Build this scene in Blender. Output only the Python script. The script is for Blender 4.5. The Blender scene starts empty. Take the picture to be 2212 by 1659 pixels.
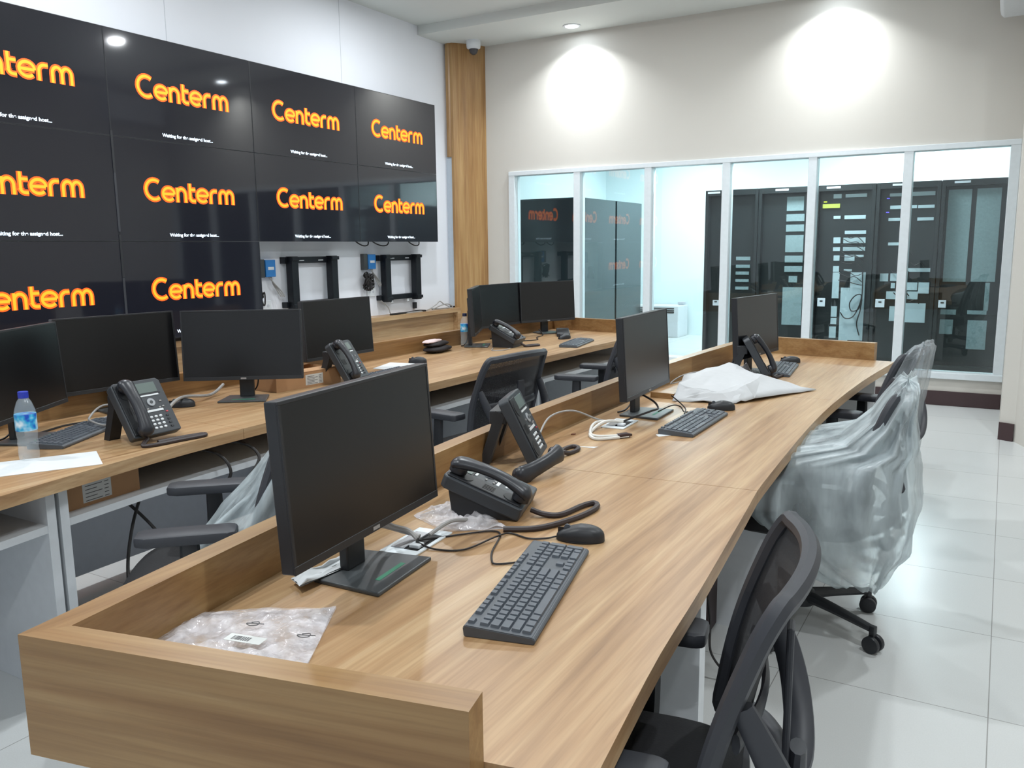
import bpy, bmesh, math, random
from mathutils import Vector, Matrix, noise
PI = math.pi
C = bpy.context.scene.collection
SC = bpy.context.scene

# ---------------------------------------------------------------- camera
cam_d = bpy.data.cameras.new('camera'); cam = bpy.data.objects.new('camera', cam_d); C.objects.link(cam)
yaw, pitch, roll = 0.53085, 0.16078, -0.011656
fwd = Vector((-math.sin(yaw)*math.cos(pitch), math.cos(yaw)*math.cos(pitch), -math.sin(pitch)))
rt = Vector((math.cos(yaw), math.sin(yaw), 0)); up = rt.cross(fwd)
r2 = rt*math.cos(roll)+up*math.sin(roll); u2 = up*math.cos(roll)-rt*math.sin(roll)
M = Matrix((r2, u2, -fwd)).transposed().to_4x4(); M.translation = Vector((0, 0, 1.38))
cam.matrix_world = M
cam_d.sensor_width = 36; cam_d.lens = 1805.13/2212*36; cam_d.clip_start = .05; cam_d.clip_end = 60
SC.camera = cam
# ---------------------------------------------------------------- world + exposure
w = bpy.data.worlds.new('world'); SC.world = w; w.use_nodes = True
w.node_tree.nodes['Background'].inputs[0].default_value = (.8, .88, 1, 1)
w.node_tree.nodes['Background'].inputs[1].default_value = .25
SC.view_settings.view_transform = 'Standard'; SC.view_settings.look = 'None'
SC.view_settings.gamma = 1; SC.view_settings.use_curve_mapping = False
SC.view_settings.exposure = 0.22
K_MAIN, K_SPOT, K_SERVER = 32, 15, 66
COOL = (.93, .975, 1.0)

# ---------------------------------------------------------------- materials
def srgb(r, g, b):
    f = lambda c: (c/255/12.92) if c/255 <= .04045 else ((c/255+.055)/1.055)**2.4
    return (f(r), f(g), f(b), 1)
MATS = {}
def mat(name, col, rough=.5, metal=0, var=.06, scale=30, bump=0, spec=.5, emit=None, es=0, coat=0, alpha=1, trans=0):
    """procedural principled material with slight noise variation"""
    if name in MATS: return MATS[name]
    m = bpy.data.materials.new(name); m.use_nodes = True; nt = m.node_tree; N = nt.nodes; L = nt.links
    p = N['Principled BSDF']
    col = srgb(*col)
    tc = N.new('ShaderNodeTexCoord'); nz = N.new('ShaderNodeTexNoise'); nz.inputs['Scale'].default_value = scale
    nz.inputs['Detail'].default_value = 3
    L.new(tc.outputs['Object'], nz.inputs['Vector'])
    mx = N.new('ShaderNodeMix'); mx.data_type = 'RGBA'
    mx.inputs[6].default_value = tuple(c*(1-var) for c in col[:3])+(1,); mx.inputs[7].default_value = tuple(min(1, c*(1+var)) for c in col[:3])+(1,)
    L.new(nz.outputs[0], mx.inputs[0]); L.new(mx.outputs[2], p.inputs['Base Color'])
    p.inputs['Roughness'].default_value = rough; p.inputs['Metallic'].default_value = metal
    p.inputs['Specular IOR Level'].default_value = spec; p.inputs['Coat Weight'].default_value = coat
    p.inputs['Alpha'].default_value = alpha; p.inputs['Transmission Weight'].default_value = trans
    if emit: p.inputs['Emission Color'].default_value = srgb(*emit); p.inputs['Emission Strength'].default_value = es
    if bump:
        b = N.new('ShaderNodeBump'); b.inputs['Strength'].default_value = bump; b.inputs['Distance'].default_value = .002
        L.new(nz.outputs[0], b.inputs['Height']); L.new(b.outputs[0], p.inputs['Normal'])
    MATS[name] = m; return m

def wood(name, axis, rot=0, tone=1.0, tint=(1, 1, 1)):
    m = bpy.data.materials.new(name); m.use_nodes = True; nt = m.node_tree; N = nt.nodes; L = nt.links
    p = N['Principled BSDF']
    tc = N.new('ShaderNodeTexCoord')
    mp0 = N.new('ShaderNodeMapping'); mp0.inputs['Rotation'].default_value = (0, 0, rot)
    L.new(tc.outputs['Object'], mp0.inputs['Vector'])
    def streak(sc_long, sc_wide, seed, detail=4, dist=.0):
        mp = N.new('ShaderNodeMapping')
        s = [sc_wide]*3; s['xyz'.index(axis)] = sc_long
        mp.inputs['Scale'].default_value = s; mp.inputs['Location'].default_value = (seed, seed*1.7, seed*.6)
        n = N.new('ShaderNodeTexNoise'); n.inputs['Scale'].default_value = 1; n.inputs['Detail'].default_value = detail
        n.inputs['Distortion'].default_value = dist
        L.new(mp0.outputs[0], mp.inputs['Vector']); L.new(mp.outputs[0], n.inputs['Vector']); return n
    a = streak(.55, 9, 3, 3, .4); b = streak(1.4, 34, 11, 4, .6); c = streak(5, 160, 7, 2)
    r1 = N.new('ShaderNodeValToRGB'); e = r1.color_ramp.elements
    T = lambda *c: tuple(x*tone*k for x, k in zip(srgb(*c)[:3], tint))+(1,)
    e[0].position = .30; e[0].color = T(142, 108, 74); e[1].position = .72; e[1].color = T(212, 184, 148)
    x = e.new(.46); x.color = T(176, 140, 102); x = e.new(.58); x.color = T(192, 160, 122)
    ad = N.new('ShaderNodeMix'); ad.data_type = 'FLOAT'; ad.inputs[0].default_value = .5
    L.new(a.outputs[0], ad.inputs[2]); L.new(b.outputs[0], ad.inputs[3]); L.new(ad.outputs[0], r1.inputs[0])
    mx = N.new('ShaderNodeMix'); mx.data_type = 'RGBA'; mx.blend_type = 'MULTIPLY'; mx.inputs[0].default_value = .35
    r2_ = N.new('ShaderNodeValToRGB'); r2_.color_ramp.elements[0].position = .35; r2_.color_ramp.elements[0].color = (.62, .56, .5, 1)
    r2_.color_ramp.elements[1].position = .6; r2_.color_ramp.elements[1].color = (1, 1, 1, 1)
    L.new(c.outputs[0], r2_.inputs[0]); L.new(r1.outputs[0], mx.inputs[6]); L.new(r2_.outputs[0], mx.inputs[7])
    L.new(mx.outputs[2], p.inputs['Base Color']); p.inputs['Roughness'].default_value = .38
    p.inputs['Specular IOR Level'].default_value = .5
    return m
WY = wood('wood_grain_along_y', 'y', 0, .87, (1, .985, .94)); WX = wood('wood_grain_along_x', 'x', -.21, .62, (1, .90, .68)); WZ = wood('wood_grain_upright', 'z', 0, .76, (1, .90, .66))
WYd = wood('wood_partition_shaded', 'y', 0, .62, (1, .90, .68))  # same wood as the worktops, darkened for the shade on upright boards

BLK = mat('black_plastic', (34, 36, 40), .45, bump=.1)
SCR = mat('monitor_screen_off', (13, 14, 17), .28, spec=.5, var=.1)
BEZ = mat('monitor_bezel', (36, 38, 42), .4)
GRYB = mat('grey_black_base', (64, 68, 70), .38)
PHN = mat('phone_charcoal', (52, 56, 61), .42, bump=.1)
HSET = mat('handset_black', (38, 40, 46), .35)
LCD = mat('phone_display', (104, 116, 112), .25)
WKEY = mat('white_key', (214, 218, 220), .4)
KEY = mat('keyboard_key', (80, 86, 94), .42)
KBD = mat('keyboard_body', (76, 81, 87), .45)
CBL = mat('black_cable', (26, 22, 22), .5)
CORD = mat('phone_cord', (50, 40, 40), .5)
GCBL = mat('grey_cable', (150, 148, 146), .5)
WCBL = mat('white_cable', (214, 212, 206), .5)
WHT = mat('white_laminate', (212, 216, 220), .4)
LGRY = mat('light_grey_laminate', (188, 192, 200), .45)
DGRYP = mat('chair_grey_plastic', (50, 52, 58), .5)
CHB = mat('chair_black', (18, 18, 22), .75, bump=.3, scale=200)
PAPER = mat('white_paper', (208, 212, 214), .8)
SHEET = mat('white_foam_sheet', (186, 188, 190), .7)
CARD = mat('cardboard', (176, 136, 98), .85, var=.08)
LAB = mat('paper_label', (206, 208, 206), .7)
PRN = mat('label_print', (90, 90, 92), .7)
GRN = mat('green_sticker', (40, 130, 96), .5)
BLUE = mat('blue_plastic', (40, 120, 190), .45)
BRK = mat('bracket_black_steel', (24, 28, 34), .4, metal=.4)
RED = mat('red_fabric', (176, 60, 60), .8)
SKIRT = mat('dark_brown_skirting', (62, 44, 46), .35)
RACK = mat('rack_black_steel', (17, 22, 24), .35)
RPALE = mat('rack_pale_panel', (112, 130, 134), .5, var=.25, scale=60)
RWHT = mat('rack_white_panel', (150, 166, 172), .4, var=.05)
ALU = mat('window_frame_white', (214, 222, 226), .35)
CHROME = mat('silver_metal', (190, 192, 196), .25, metal=.9)
YELW = mat('yellow_patch_cable', (150, 156, 60), .6)

def wallmat(name, col, sc=3, rough=.75):
    return mat(name, col, rough, var=.015, scale=sc)
W_LEFT = wallmat('white_wall_paint', (226, 229, 236))
W_BACK = wallmat('beige_wall_paint', (200, 197, 190))
W_CEIL = wallmat('ceiling_paint', (208, 212, 209))
W_SERV = wallmat('server_room_paint', (222, 236, 238))

def floormat():
    m = bpy.data.materials.new('glossy_floor_tiles'); m.use_nodes = True; nt = m.node_tree; N = nt.nodes; L = nt.links
    p = N['Principled BSDF']; tc = N.new('ShaderNodeTexCoord')
    mp = N.new('ShaderNodeMapping'); mp.inputs['Location'].default_value = (-.05, -.26+.6, 0); L.new(tc.outputs['Object'], mp.inputs[0])
    br = N.new('ShaderNodeTexBrick'); br.offset = 0; br.inputs['Scale'].default_value = 1
    br.inputs['Brick Width'].default_value = .6; br.inputs['Row Height'].default_value = .6
    br.inputs['Mortar Size'].default_value = .0016; br.inputs['Mortar Smooth'].default_value = .1
    br.inputs['Color1'].default_value = srgb(203, 206, 206); br.inputs['Color2'].default_value = srgb(207, 209, 208)
    br.inputs['Mortar'].default_value = srgb(150, 150, 148)
    L.new(mp.outputs[0], br.inputs['Vector'])
    nz = N.new('ShaderNodeTexNoise'); nz.inputs['Scale'].default_value = 260; L.new(tc.outputs['Object'], nz.inputs[0])
    n2 = N.new('ShaderNodeTexNoise'); n2.inputs['Scale'].default_value = 1.6; n2.inputs['Detail'].default_value = 5; L.new(tc.outputs['Object'], n2.inputs[0])
    mx = N.new('ShaderNodeMix'); mx.data_type = 'RGBA'; mx.blend_type = 'MULTIPLY'; mx.inputs[0].default_value = .12
    L.new(br.outputs[0], mx.inputs[6]); L.new(nz.outputs[0], mx.inputs[7]); L.new(mx.outputs[2], p.inputs['Base Color'])
    mr = N.new('ShaderNodeMapRange'); mr.inputs[3].default_value = .2; mr.inputs[4].default_value = .4; p.inputs['Specular IOR Level'].default_value = .3
    p.inputs['Roughness'].default_value = .27
    return m
FLOOR = floormat()

def glassmat(name, tint=(.93, .98, .97), refl=.05, rough=0.0):
    m = bpy.data.materials.new(name); m.use_nodes = True; nt = m.node_tree; N = nt.nodes; L = nt.links
    N.remove(N['Principled BSDF']); out = N['Material Output']
    t = N.new('ShaderNodeBsdfTransparent'); t.inputs[0].default_value = tint+(1,)
    g = N.new('ShaderNodeBsdfGlossy'); g.inputs['Roughness'].default_value = rough
    f = N.new('ShaderNodeFresnel'); f.inputs[0].default_value = 1.5
    a = N.new('ShaderNodeMath'); a.operation = 'MULTIPLY'; a.inputs[1].default_value = refl/.04
    L.new(f.outputs[0], a.inputs[0])
    mx = N.new('ShaderNodeMixShader'); L.new(a.outputs[0], mx.inputs[0]); L.new(t.outputs[0], mx.inputs[1]); L.new(g.outputs[0], mx.inputs[2])
    L.new(mx.outputs[0], out.inputs[0]); return m
GLASS = glassmat('window_glass', refl=.045)

def filmmat(name, col, opac, opac2, rough=.2, scale=14, wrinkle=.5, tint=(.97, .98, .98), zs=.16):
    """thin plastic film: part see-through, part milky, with wrinkles"""
    m = bpy.data.materials.new(name); m.use_nodes = True; nt = m.node_tree; N = nt.nodes; L = nt.links
    out = N['Material Output']; p = N['Principled BSDF']
    p.inputs['Base Color'].default_value = srgb(*col); p.inputs['Roughness'].default_value = rough
    p.inputs['Specular IOR Level'].default_value = .8
    t = N.new('ShaderNodeBsdfTransparent'); t.inputs[0].default_value = tint+(1,)
    tc = N.new('ShaderNodeTexCoord')
    mp = N.new('ShaderNodeMapping'); mp.inputs['Scale'].default_value = (1, 1, zs); L.new(tc.outputs['Object'], mp.inputs[0])
    nz = N.new('ShaderNodeTexNoise'); nz.inputs['Scale'].default_value = scale; nz.inputs['Detail'].default_value = 4; nz.inputs['Distortion'].default_value = .3
    L.new(mp.outputs[0], nz.inputs[0])
    mr = N.new('ShaderNodeMapRange'); mr.inputs[1].default_value = .35; mr.inputs[2].default_value = .65
    mr.inputs[3].default_value = opac; mr.inputs[4].default_value = opac2; L.new(nz.outputs[0], mr.inputs[0])
    b = N.new('ShaderNodeBump'); b.inputs['Strength'].default_value = wrinkle; b.inputs['Distance'].default_value = .02
    L.new(nz.outputs[0], b.inputs['Height']); L.new(b.outputs[0], p.inputs['Normal'])
    mx = N.new('ShaderNodeMixShader'); L.new(mr.outputs[0], mx.inputs[0]); L.new(t.outputs[0], mx.inputs[1]); L.new(p.outputs[0], mx.inputs[2])
    L.new(mx.outputs[0], out.inputs[0]); return m
WRAP = filmmat('milky_plastic_sheet', (206, 218, 222), .28, .66, .35, 9, .7)
WRAP2 = filmmat('clear_plastic_sheet', (190, 198, 204), .22, .55, .25, 9, .7)
BAG = filmmat('clear_bag_film', (240, 236, 240), .16, .62, .12, 22, .6, zs=1)
BOTF = filmmat('bottle_film', (215, 228, 235), .12, .34, .08, 10, .2, (1, 1, 1))
MESHM = bpy.data.materials.new('chair_mesh_net'); MESHM.use_nodes = True
def _net():
    nt = MESHM.node_tree; N = nt.nodes; L = nt.links; p = N['Principled BSDF']
    p.inputs['Base Color'].default_value = srgb(22, 23, 28); p.inputs['Roughness'].default_value = .7
    t = N.new('ShaderNodeBsdfTransparent'); tc = N.new('ShaderNodeTexCoord')
    v = N.new('ShaderNodeTexVoronoi'); v.inputs['Scale'].default_value = 330; L.new(tc.outputs['Object'], v.inputs[0])
    mr = N.new('ShaderNodeMapRange'); mr.inputs[1].default_value = .2; mr.inputs[2].default_value = .7; mr.inputs[3].default_value = .99; mr.inputs[4].default_value = .86
    L.new(v.outputs[0], mr.inputs[0])
    mx = N.new('ShaderNodeMixShader'); L.new(mr.outputs[0], mx.inputs[0]); L.new(t.outputs[0], mx.inputs[1]); L.new(p.outputs[0], mx.inputs[2])
    L.new(mx.outputs[0], N['Material Output'].inputs[0])
_net()
def emat(name, col, s):
    m = bpy.data.materials.new(name); m.use_nodes = True; nt = m.node_tree; N = nt.nodes; L = nt.links
    p = N['Principled BSDF']; p.inputs['Base Color'].default_value = srgb(*col); p.inputs['Emission Color'].default_value = srgb(*col)
    p.inputs['Emission Strength'].default_value = s
    return m
LENS = emat('lamp_lens', (235, 246, 255), 60)
LOGO_A = emat('screen_orange_edge', (255, 84, 14), .95)
LOGO_B = emat('screen_orange_core', (255, 150, 30), 1.0)
MSG = emat('screen_white_text', (225, 240, 255), 1.1)
VSCR = mat('video_panel_glass', (16, 17, 22), .30, spec=.2, var=.05, emit=(30, 34, 52), es=.22, coat=1)
VSCR.node_tree.nodes['Principled BSDF'].inputs['Coat Roughness'].default_value = .05
BOTTLE = glassmat('bottle_plastic', (.9, .95, .96), .1, .08)
LIME = mat('green_status_light', (190, 220, 40), .5, emit=(200, 230, 40), es=1.5)
VIOL = mat('violet_status_light', (90, 80, 220), .5, emit=(90, 80, 255), es=1.5)

# ---------------------------------------------------------------- mesh helpers
def B(): return bmesh.new()
def box(bm, x0, x1, y0, y1, z0, z1, bev=0, M=None, seg=2):
    b = bmesh.new(); bmesh.ops.create_cube(b, size=1)
    bmesh.ops.scale(b, vec=(x1-x0, y1-y0, z1-z0), verts=b.verts)
    bmesh.ops.translate(b, vec=((x0+x1)/2, (y0+y1)/2, (z0+z1)/2), verts=b.verts)
    if bev: bmesh.ops.bevel(b, geom=b.edges[:], offset=bev, segments=seg, affect='EDGES', profile=.5)
    merge(bm, b, M)
def merge(bm, b, M=None):
    if M is not None: bmesh.ops.transform(b, matrix=M, verts=b.verts)
    me = bpy.data.meshes.new('t'); b.to_mesh(me); b.free(); bm.from_mesh(me); bpy.data.meshes.remove(me)
def prism(bm, pts, z0, z1, M=None, bev=0):
    b = bmesh.new(); v0 = [b.verts.new((x, y, z0)) for x, y in pts]; v1 = [b.verts.new((x, y, z1)) for x, y in pts]
    n = len(pts); b.faces.new(v0[::-1]); b.faces.new(v1)
    for i in range(n): b.faces.new((v0[i], v0[(i+1) % n], v1[(i+1) % n], v1[i]))
    bmesh.ops.recalc_face_normals(b, faces=b.faces)
    if bev: bmesh.ops.bevel(b, geom=b.edges[:], offset=bev, segments=2, affect='EDGES', profile=.5)
    merge(bm, b, M)
def cyl(bm, r, z0, z1, seg=24, M=None, r1=None, x=0, y=0, bev=0):
    r1 = r if r1 is None else r1
    b = bmesh.new(); bmesh.ops.create_cone(b, cap_ends=True, segments=seg, radius1=r, radius2=r1, depth=z1-z0)
    bmesh.ops.translate(b, vec=(x, y, (z0+z1)/2), verts=b.verts)
    if bev: bmesh.ops.bevel(b, geom=[e for e in b.edges if abs(e.verts[0].co.z-e.verts[1].co.z) < 1e-5], offset=bev, segments=2, affect='EDGES', profile=.5)
    merge(bm, b, M)
def lathe(bm, prof, seg=24, M=None):
    b = bmesh.new(); rings = []
    for r, z in prof:
        rings.append([b.verts.new((r*math.cos(2*PI*i/seg), r*math.sin(2*PI*i/seg), z)) for i in range(seg)])
    for a, c in zip(rings, rings[1:]):
        for i in range(seg): b.faces.new((a[i], a[(i+1) % seg], c[(i+1) % seg], c[i]))
    if prof[0][0] > 1e-5: b.faces.new(rings[0][::-1])
    if prof[-1][0] > 1e-5: b.faces.new(rings[-1])
    bmesh.ops.remove_doubles(b, verts=b.verts, dist=1e-6)
    merge(bm, b, M)
def catmull(P, n=8, closed=False):
    P = [Vector(p) for p in P]; out = []
    m = len(P); rng = range(m if closed else m-1)
    for i in rng:
        if closed: p0, p1, p2, p3 = P[i-1], P[i], P[(i+1) % m], P[(i+2) % m]
        else: p0, p1, p2, p3 = P[max(i-1, 0)], P[i], P[i+1], P[min(i+2, m-1)]
        for k in range(n):
            t = k/n
            out.append(.5*((2*p1)+(-p0+p2)*t+(2*p0-5*p1+4*p2-p3)*t*t+(-p0+3*p1-3*p2+p3)*t**3))
    if not closed: out.append(P[-1])
    return out
def tube(bm, P, r, seg=8, n=8, smooth=True, closed=False, sx=1, sy=1, M=None, flatup=None):
    """tube along points; r number or list per input point"""
    b = bmesh.new()
    pts = catmull(P, n, closed) if smooth else [Vector(p) for p in P]
    def rad(i):
        if not isinstance(r, (list, tuple)): return r
        t = i/(len(pts)-1)*(len(r)-1); k = min(int(t), len(r)-2); return r[k]+(r[k+1]-r[k])*(t-k)
    rings = []; nrm = None; N_ = len(pts)
    for i, p in enumerate(pts):
        if closed: t = (pts[(i+1) % N_]-pts[i-1])
        else: t = (pts[min(i+1, N_-1)]-pts[max(i-1, 0)])
        if t.length < 1e-9: t = Vector((0, 0, 1))
        t.normalize()
        if flatup is not None: nrm = Vector(flatup)
        elif nrm is None: nrm = Vector((0, 0, 1)) if abs(t.z) < .9 else Vector((1, 0, 0))
        nrm = (nrm-t*nrm.dot(t))
        if nrm.length < 1e-6: nrm = t.orthogonal()
        nrm.normalize(); bi = t.cross(nrm); R = rad(i)
        rings.append([b.verts.new(p+nrm*math.cos(2*PI*k/seg)*R*sy+bi*math.sin(2*PI*k/seg)*R*sx) for k in range(seg)])
    for i in range(N_ if closed else N_-1):
        a, c = rings[i], rings[(i+1) % N_]
        for k in range(seg): b.faces.new((a[k], a[(k+1) % seg], c[(k+1) % seg], c[k]))
    if not closed:
        b.faces.new(rings[0][::-1]); b.faces.new(rings[-1])
    bmesh.ops.recalc_face_normals(b, faces=b.faces)
    merge(bm, b, M)
def grid(bm, f, nu, nv, M=None, close_u=False):
    b = bmesh.new(); V = [[b.verts.new(f(i/(nu if close_u else nu-1), j/(nv-1))) for j in range(nv)] for i in range(nu)]
    for i in range(nu if close_u else nu-1):
        for j in range(nv-1): b.faces.new((V[i][j], V[(i+1) % nu][j], V[(i+1) % nu][j+1], V[i][j+1]))
    merge(bm, b, M)
def obj(name, bm, m, parent=None, smooth=False, label=None, angle=40):
    me = bpy.data.meshes.new(name)
    bm.to_mesh(me); bm.free(); me.materials.append(m)
    if smooth:
        for p in me.polygons: p.use_smooth = True
        try: me.set_sharp_from_angle(angle=math.radians(angle))
        except Exception: pass
    o = bpy.data.objects.new(name, me); C.objects.link(o)
    if parent: o.parent = parent
    if label: o['label'] = label
    return o
def tag(o, label, cat, group=None, kind=None):
    o['label'] = label; o['category'] = cat
    if group: o['group'] = group
    if kind: o['kind'] = kind
    return o
def struct(name, bm, m, label=None, smooth=False):
    o = obj(name, bm, m, smooth=smooth); o['kind'] = 'structure'
    return o
def thing(name, label, cat, loc=(0, 0, 0), rz=0, group=None):
    o = bpy.data.objects.new(name, None); C.objects.link(o); o.empty_display_size = .1
    o.location = loc; o.rotation_euler = (0, 0, rz)
    return tag(o, label, cat, group)
def recenter(o, loc):
    o.data.transform(Matrix.Translation(-Vector(loc))); o.location = loc
    return o
def sbox(name, x0, x1, y0, y1, z0, z1, m, bev=0):
    bm = B(); box(bm, x0, x1, y0, y1, z0, z1, bev); return struct(name, bm, m)
def interp(K, y):
    if y <= K[0][0]: 
        (a, b), (c, d) = K[0], K[1]
        return b+(d-b)*(y-a)/(c-a)
    for i in range(len(K)-1):
        if y <= K[i+1][0]:
            p1, p2 = K[i], K[i+1]; p0 = K[i-1] if i else p1; p3 = K[i+2] if i+2 < len(K) else p2
            h = p2[0]-p1[0]; t = (y-p1[0])/h
            m1 = (p2[1]-p0[1])/(p2[0]-p0[0]); m2 = (p3[1]-p1[1])/(p3[0]-p1[0])
            return (2*t**3-3*t*t+1)*p1[1]+(t**3-2*t*t+t)*h*m1+(-2*t**3+3*t*t)*p2[1]+(t**3-t*t)*h*m2
    (a, b), (c, d) = K[-2], K[-1]
    return d+(d-b)/(c-a)*(y-c)

# ================================================================ ROOM
XL, YB = -5.30, 8.0
sbox('floor', XL-.1, 2.6, -2.6, 8.12, -.05, 0, FLOOR)
sbox('wall_left', XL-.1, XL, -2.6, 8.0, 0, 3.61, W_LEFT)
sbox('wall_front', XL-.1, 2.6, -2.7, -2.6, 0, 3.61, W_LEFT)
sbox('wall_right', 2.5, 2.6, -2.6, 8.0, 0, 3.61, W_BACK)
sbox('ceiling', XL-.1, 2.6, -2.7, 7.24, 3.61, 3.7, W_CEIL)
sbox('trim_1', XL, 2.5, 7.22, 8.0, 3.52, 3.7, W_CEIL)               # dropped soffit along the back wall
WX0, WX1, WZ0, WZ1 = -4.695, .045, .235, 2.195
bm = B()
box(bm, XL-.1, WX0, 8.0, 8.1, 0, 3.61); box(bm, WX1, 2.6, 8.0, 8.1, 0, 3.61)
box(bm, WX0, WX1, 8.0, 8.1, WZ1, 3.61); box(bm, WX0, WX1, 8.0, 8.1, 0, WZ0)
struct('wall_back', bm, W_BACK)
# pier on the right: side return, face, slanted face
bm = B(); prism(bm, [(.045, 8.0), (.045, 6.76), (.135, 6.72), (.52, 5.76), (2.5, 5.76), (2.5, 8.0)], 0, 3.52); struct('wall_pier', bm, W_BACK)
sbox('baseboard_back', -4.95, .043, 7.985, 8.0, 0, .125, SKIRT, .002)
bm = B(); prism(bm, [(.038, 6.77), (.038, 6.745), (.128, 6.705), (.134, 6.722), (.05, 6.76)], 0, .125); struct('baseboard_right', bm, SKIRT)

# window: seven posts between head and sill, six panes
bm = B()
F = 0.045
box(bm, WX0, WX1, 7.97, 8.11, WZ1-.045, WZ1, .004); box(bm, WX0, WX1, 7.955, 8.11, WZ0, WZ0+.055, .004)
win = struct('window_1', bm, ALU)
dxp = (0.0-(-4.65))/6
for i in range(7):
    xc = -4.66+.778*i
    bm = B(); box(bm, xc-.037, xc+.037, 7.975, 8.105, WZ0+.05, WZ1-.04, .004)
    obj('mullion', bm, ALU, win)
for i in range(6):
    x0 = -4.66+.778*i+.037
    bm = B(); box(bm, x0, x0+.704, 8.04, 8.046, WZ0+.055, WZ1-.045)
    obj('pane', bm, GLASS, win)

# wooden column in the corner, with a grey boxed lower half on its left
bm = B()
cv = [(-5.3, 8.0), (-5.3, 7.70), (-5.27, 7.66), (-5.235, 7.655), (-5.22, 7.665)]
prism(bm, cv+[(-5.22, 8.0)], 2.36, 3.52); struct('trim_2', bm, WZ)
bm = B()
cp = [(-5.22, 8.0), (-5.22, 7.665), (-5.19, 7.665), (-5.155, 7.70), (-5.12, 7.745), (-5.085, 7.785), (-5.04, 7.85), (-5.0, 7.93), (-4.985, 8.0)]
prism(bm, cp, 0, 3.52); struct('trim_3', bm, WZ)
bm = B(); prism(bm, [(-5.3, 8.0), (-5.3, 7.68), (-5.222, 7.68), (-5.222, 8.0)], .76, 2.36); struct('trim_4', bm, mat('grey_boxing', (186, 196, 206), .5))
for i, x_ in enumerate((4.2, 6.05)):       # fine joints of the white wall boards above the panels
    sbox('trim_%d' % (5+i), XL, XL+.002, x_-.002, x_+.002, 2.82, 3.61, mat('wall_joint', (196, 200, 206), .8))

# server room behind the glass
sbox('floor_server', -6.0, 2.6, 8.1, 13.0, -.05, 0, FLOOR)
sbox('wall_server_left', -5.8, -5.7, 8.1, 12.8, 0, 3.0, W_SERV)
sbox('wall_server_far', -5.8, 2.6, 12.8, 12.9, 0, 3.0, W_SERV)
sbox('wall_server_right', 2.5, 2.6, 8.1, 12.8, 0, 3.0, W_SERV)
sbox('ceiling_server', -5.8, 2.6, 8.1, 12.9, 3.0, 3.1, W_SERV)

# ================================================================ LAMPS
def lamp(name, loc, power, size=.14, spread=None, col=COOL, parent=None, ry=0):
    d = bpy.data.lights.new(name, 'AREA'); d.shape = 'DISK'; d.size = size; d.energy = power; d.color = col
    if spread: d.spread = math.radians(spread)
    o = bpy.data.objects.new(name, d); C.objects.link(o); o.location = loc
    if parent: o.parent = parent
    return o
def downlight(x, y, z, power, label, spread=178, group='recessed ceiling downlights'):
    t = thing('downlight', label, 'ceiling light', (x, y, z), 0, group)
    bm = B(); lathe(bm, [(.062, -.004), (.066, -.010), (.085, -.008), (.09, 0), (.062, 0), (.062, -.004)], 32); obj('trim_ring', bm, WHT, t, True)
    bm = B(); cyl(bm, .061, -.006, -.001, 32); obj('lamp_lens', bm, LENS, t)
    lamp('lamp_light', (0, 0, -.014), power, .12, spread, parent=t)
downlight(-3.82, 7.74, 3.52, K_SPOT, 'downlight in the dropped soffit above the left end of the window', 125, 'soffit downlights')
downlight(-1.40, 7.74, 3.52, K_SPOT, 'downlight in the dropped soffit above the right half of the window', 125, 'soffit downlights')
ML = [(-1.88, 5.94, 'nearest the window'), (-1.88, 3.3, 'above the middle of the room'), (-1.88, .6, 'above the near end of the front desk'), (-4.1, 5.94, 'near the corner column'),
      (-4.1, 3.3, 'in front of the video wall'), (-4.1, .6, 'left of the camera'), (.6, 4.2, 'above the right aisle'), (.6, 1.4, 'above the aisle beside the camera'), (.6, -1.4, 'behind the camera')]
for x, y, s in ML:
    downlight(x, y, 3.61, K_MAIN, 'round recessed ceiling downlight '+s)
for x, y, s in ((-3.9, 11.3, 'left'), (-1.0, 11.7, 'right'), (-2.0, 8.8, 'front')):
    t = thing('ceiling_light', 'bright square ceiling panel light in the server room, %s part' % s, 'ceiling light', (x, y, 3.0), 0, 'server room panel lights')
    bm = B(); box(bm, -.31, .31, -.31, .31, -.03, 0, .004); obj('frame', bm, ALU, t)
    bm = B(); box(bm, -.28, .28, -.28, .28, -.034, -.0305); obj('diffuser', bm, LENS, t)
    d = bpy.data.lights.new('lamp_light', 'AREA'); d.shape = 'SQUARE'; d.size = .56; d.energy = K_SERVER*(.4 if s == 'left' else .9); d.color = (.84, .97, 1.0)
    o = bpy.data.objects.new('lamp_light', d); C.objects.link(o); o.location = (0, 0, -.04); o.parent = t

# ================================================================ VIDEO WALL
def ribbon(bm, P, wd, x, sc, ox, oz):
    """flat stroke in the yz plane facing +x; points in letter units"""
    P = [Vector(p) for p in P]; b = bmesh.new(); L_, R_ = [], []
    for i, p in enumerate(P):
        t = (P[min(i+1, len(P)-1)]-P[max(i-1, 0)]).normalized(); n = Vector((-t.y, t.x))
        k = 1
        if 0 < i < len(P)-1:
            a = (P[i]-P[i-1]).normalized(); k = 1/max(.6, abs(n.dot(Vector((-a.y, a.x)))))
        for S, s in ((L_, 1), (R_, -1)):
            q = p+n*s*wd/2*k; S.append(b.verts.new((x, ox+q.x*sc*1.0, oz+q.y*sc)))
    for i in range(len(P)-1): b.faces.new((R_[i], R_[i+1], L_[i+1], L_[i]))
    for f in b.faces:
        f.normal_update()
        if f.normal.x < 0: f.normal_flip()
    merge(bm, b)
def arc(cx, cy, rx, ry, a0, a1, n=12):
    return [(cx+rx*math.cos(math.radians(a0+(a1-a0)*i/n)), cy+ry*math.sin(math.radians(a0+(a1-a0)*i/n))) for i in range(n+1)]
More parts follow.
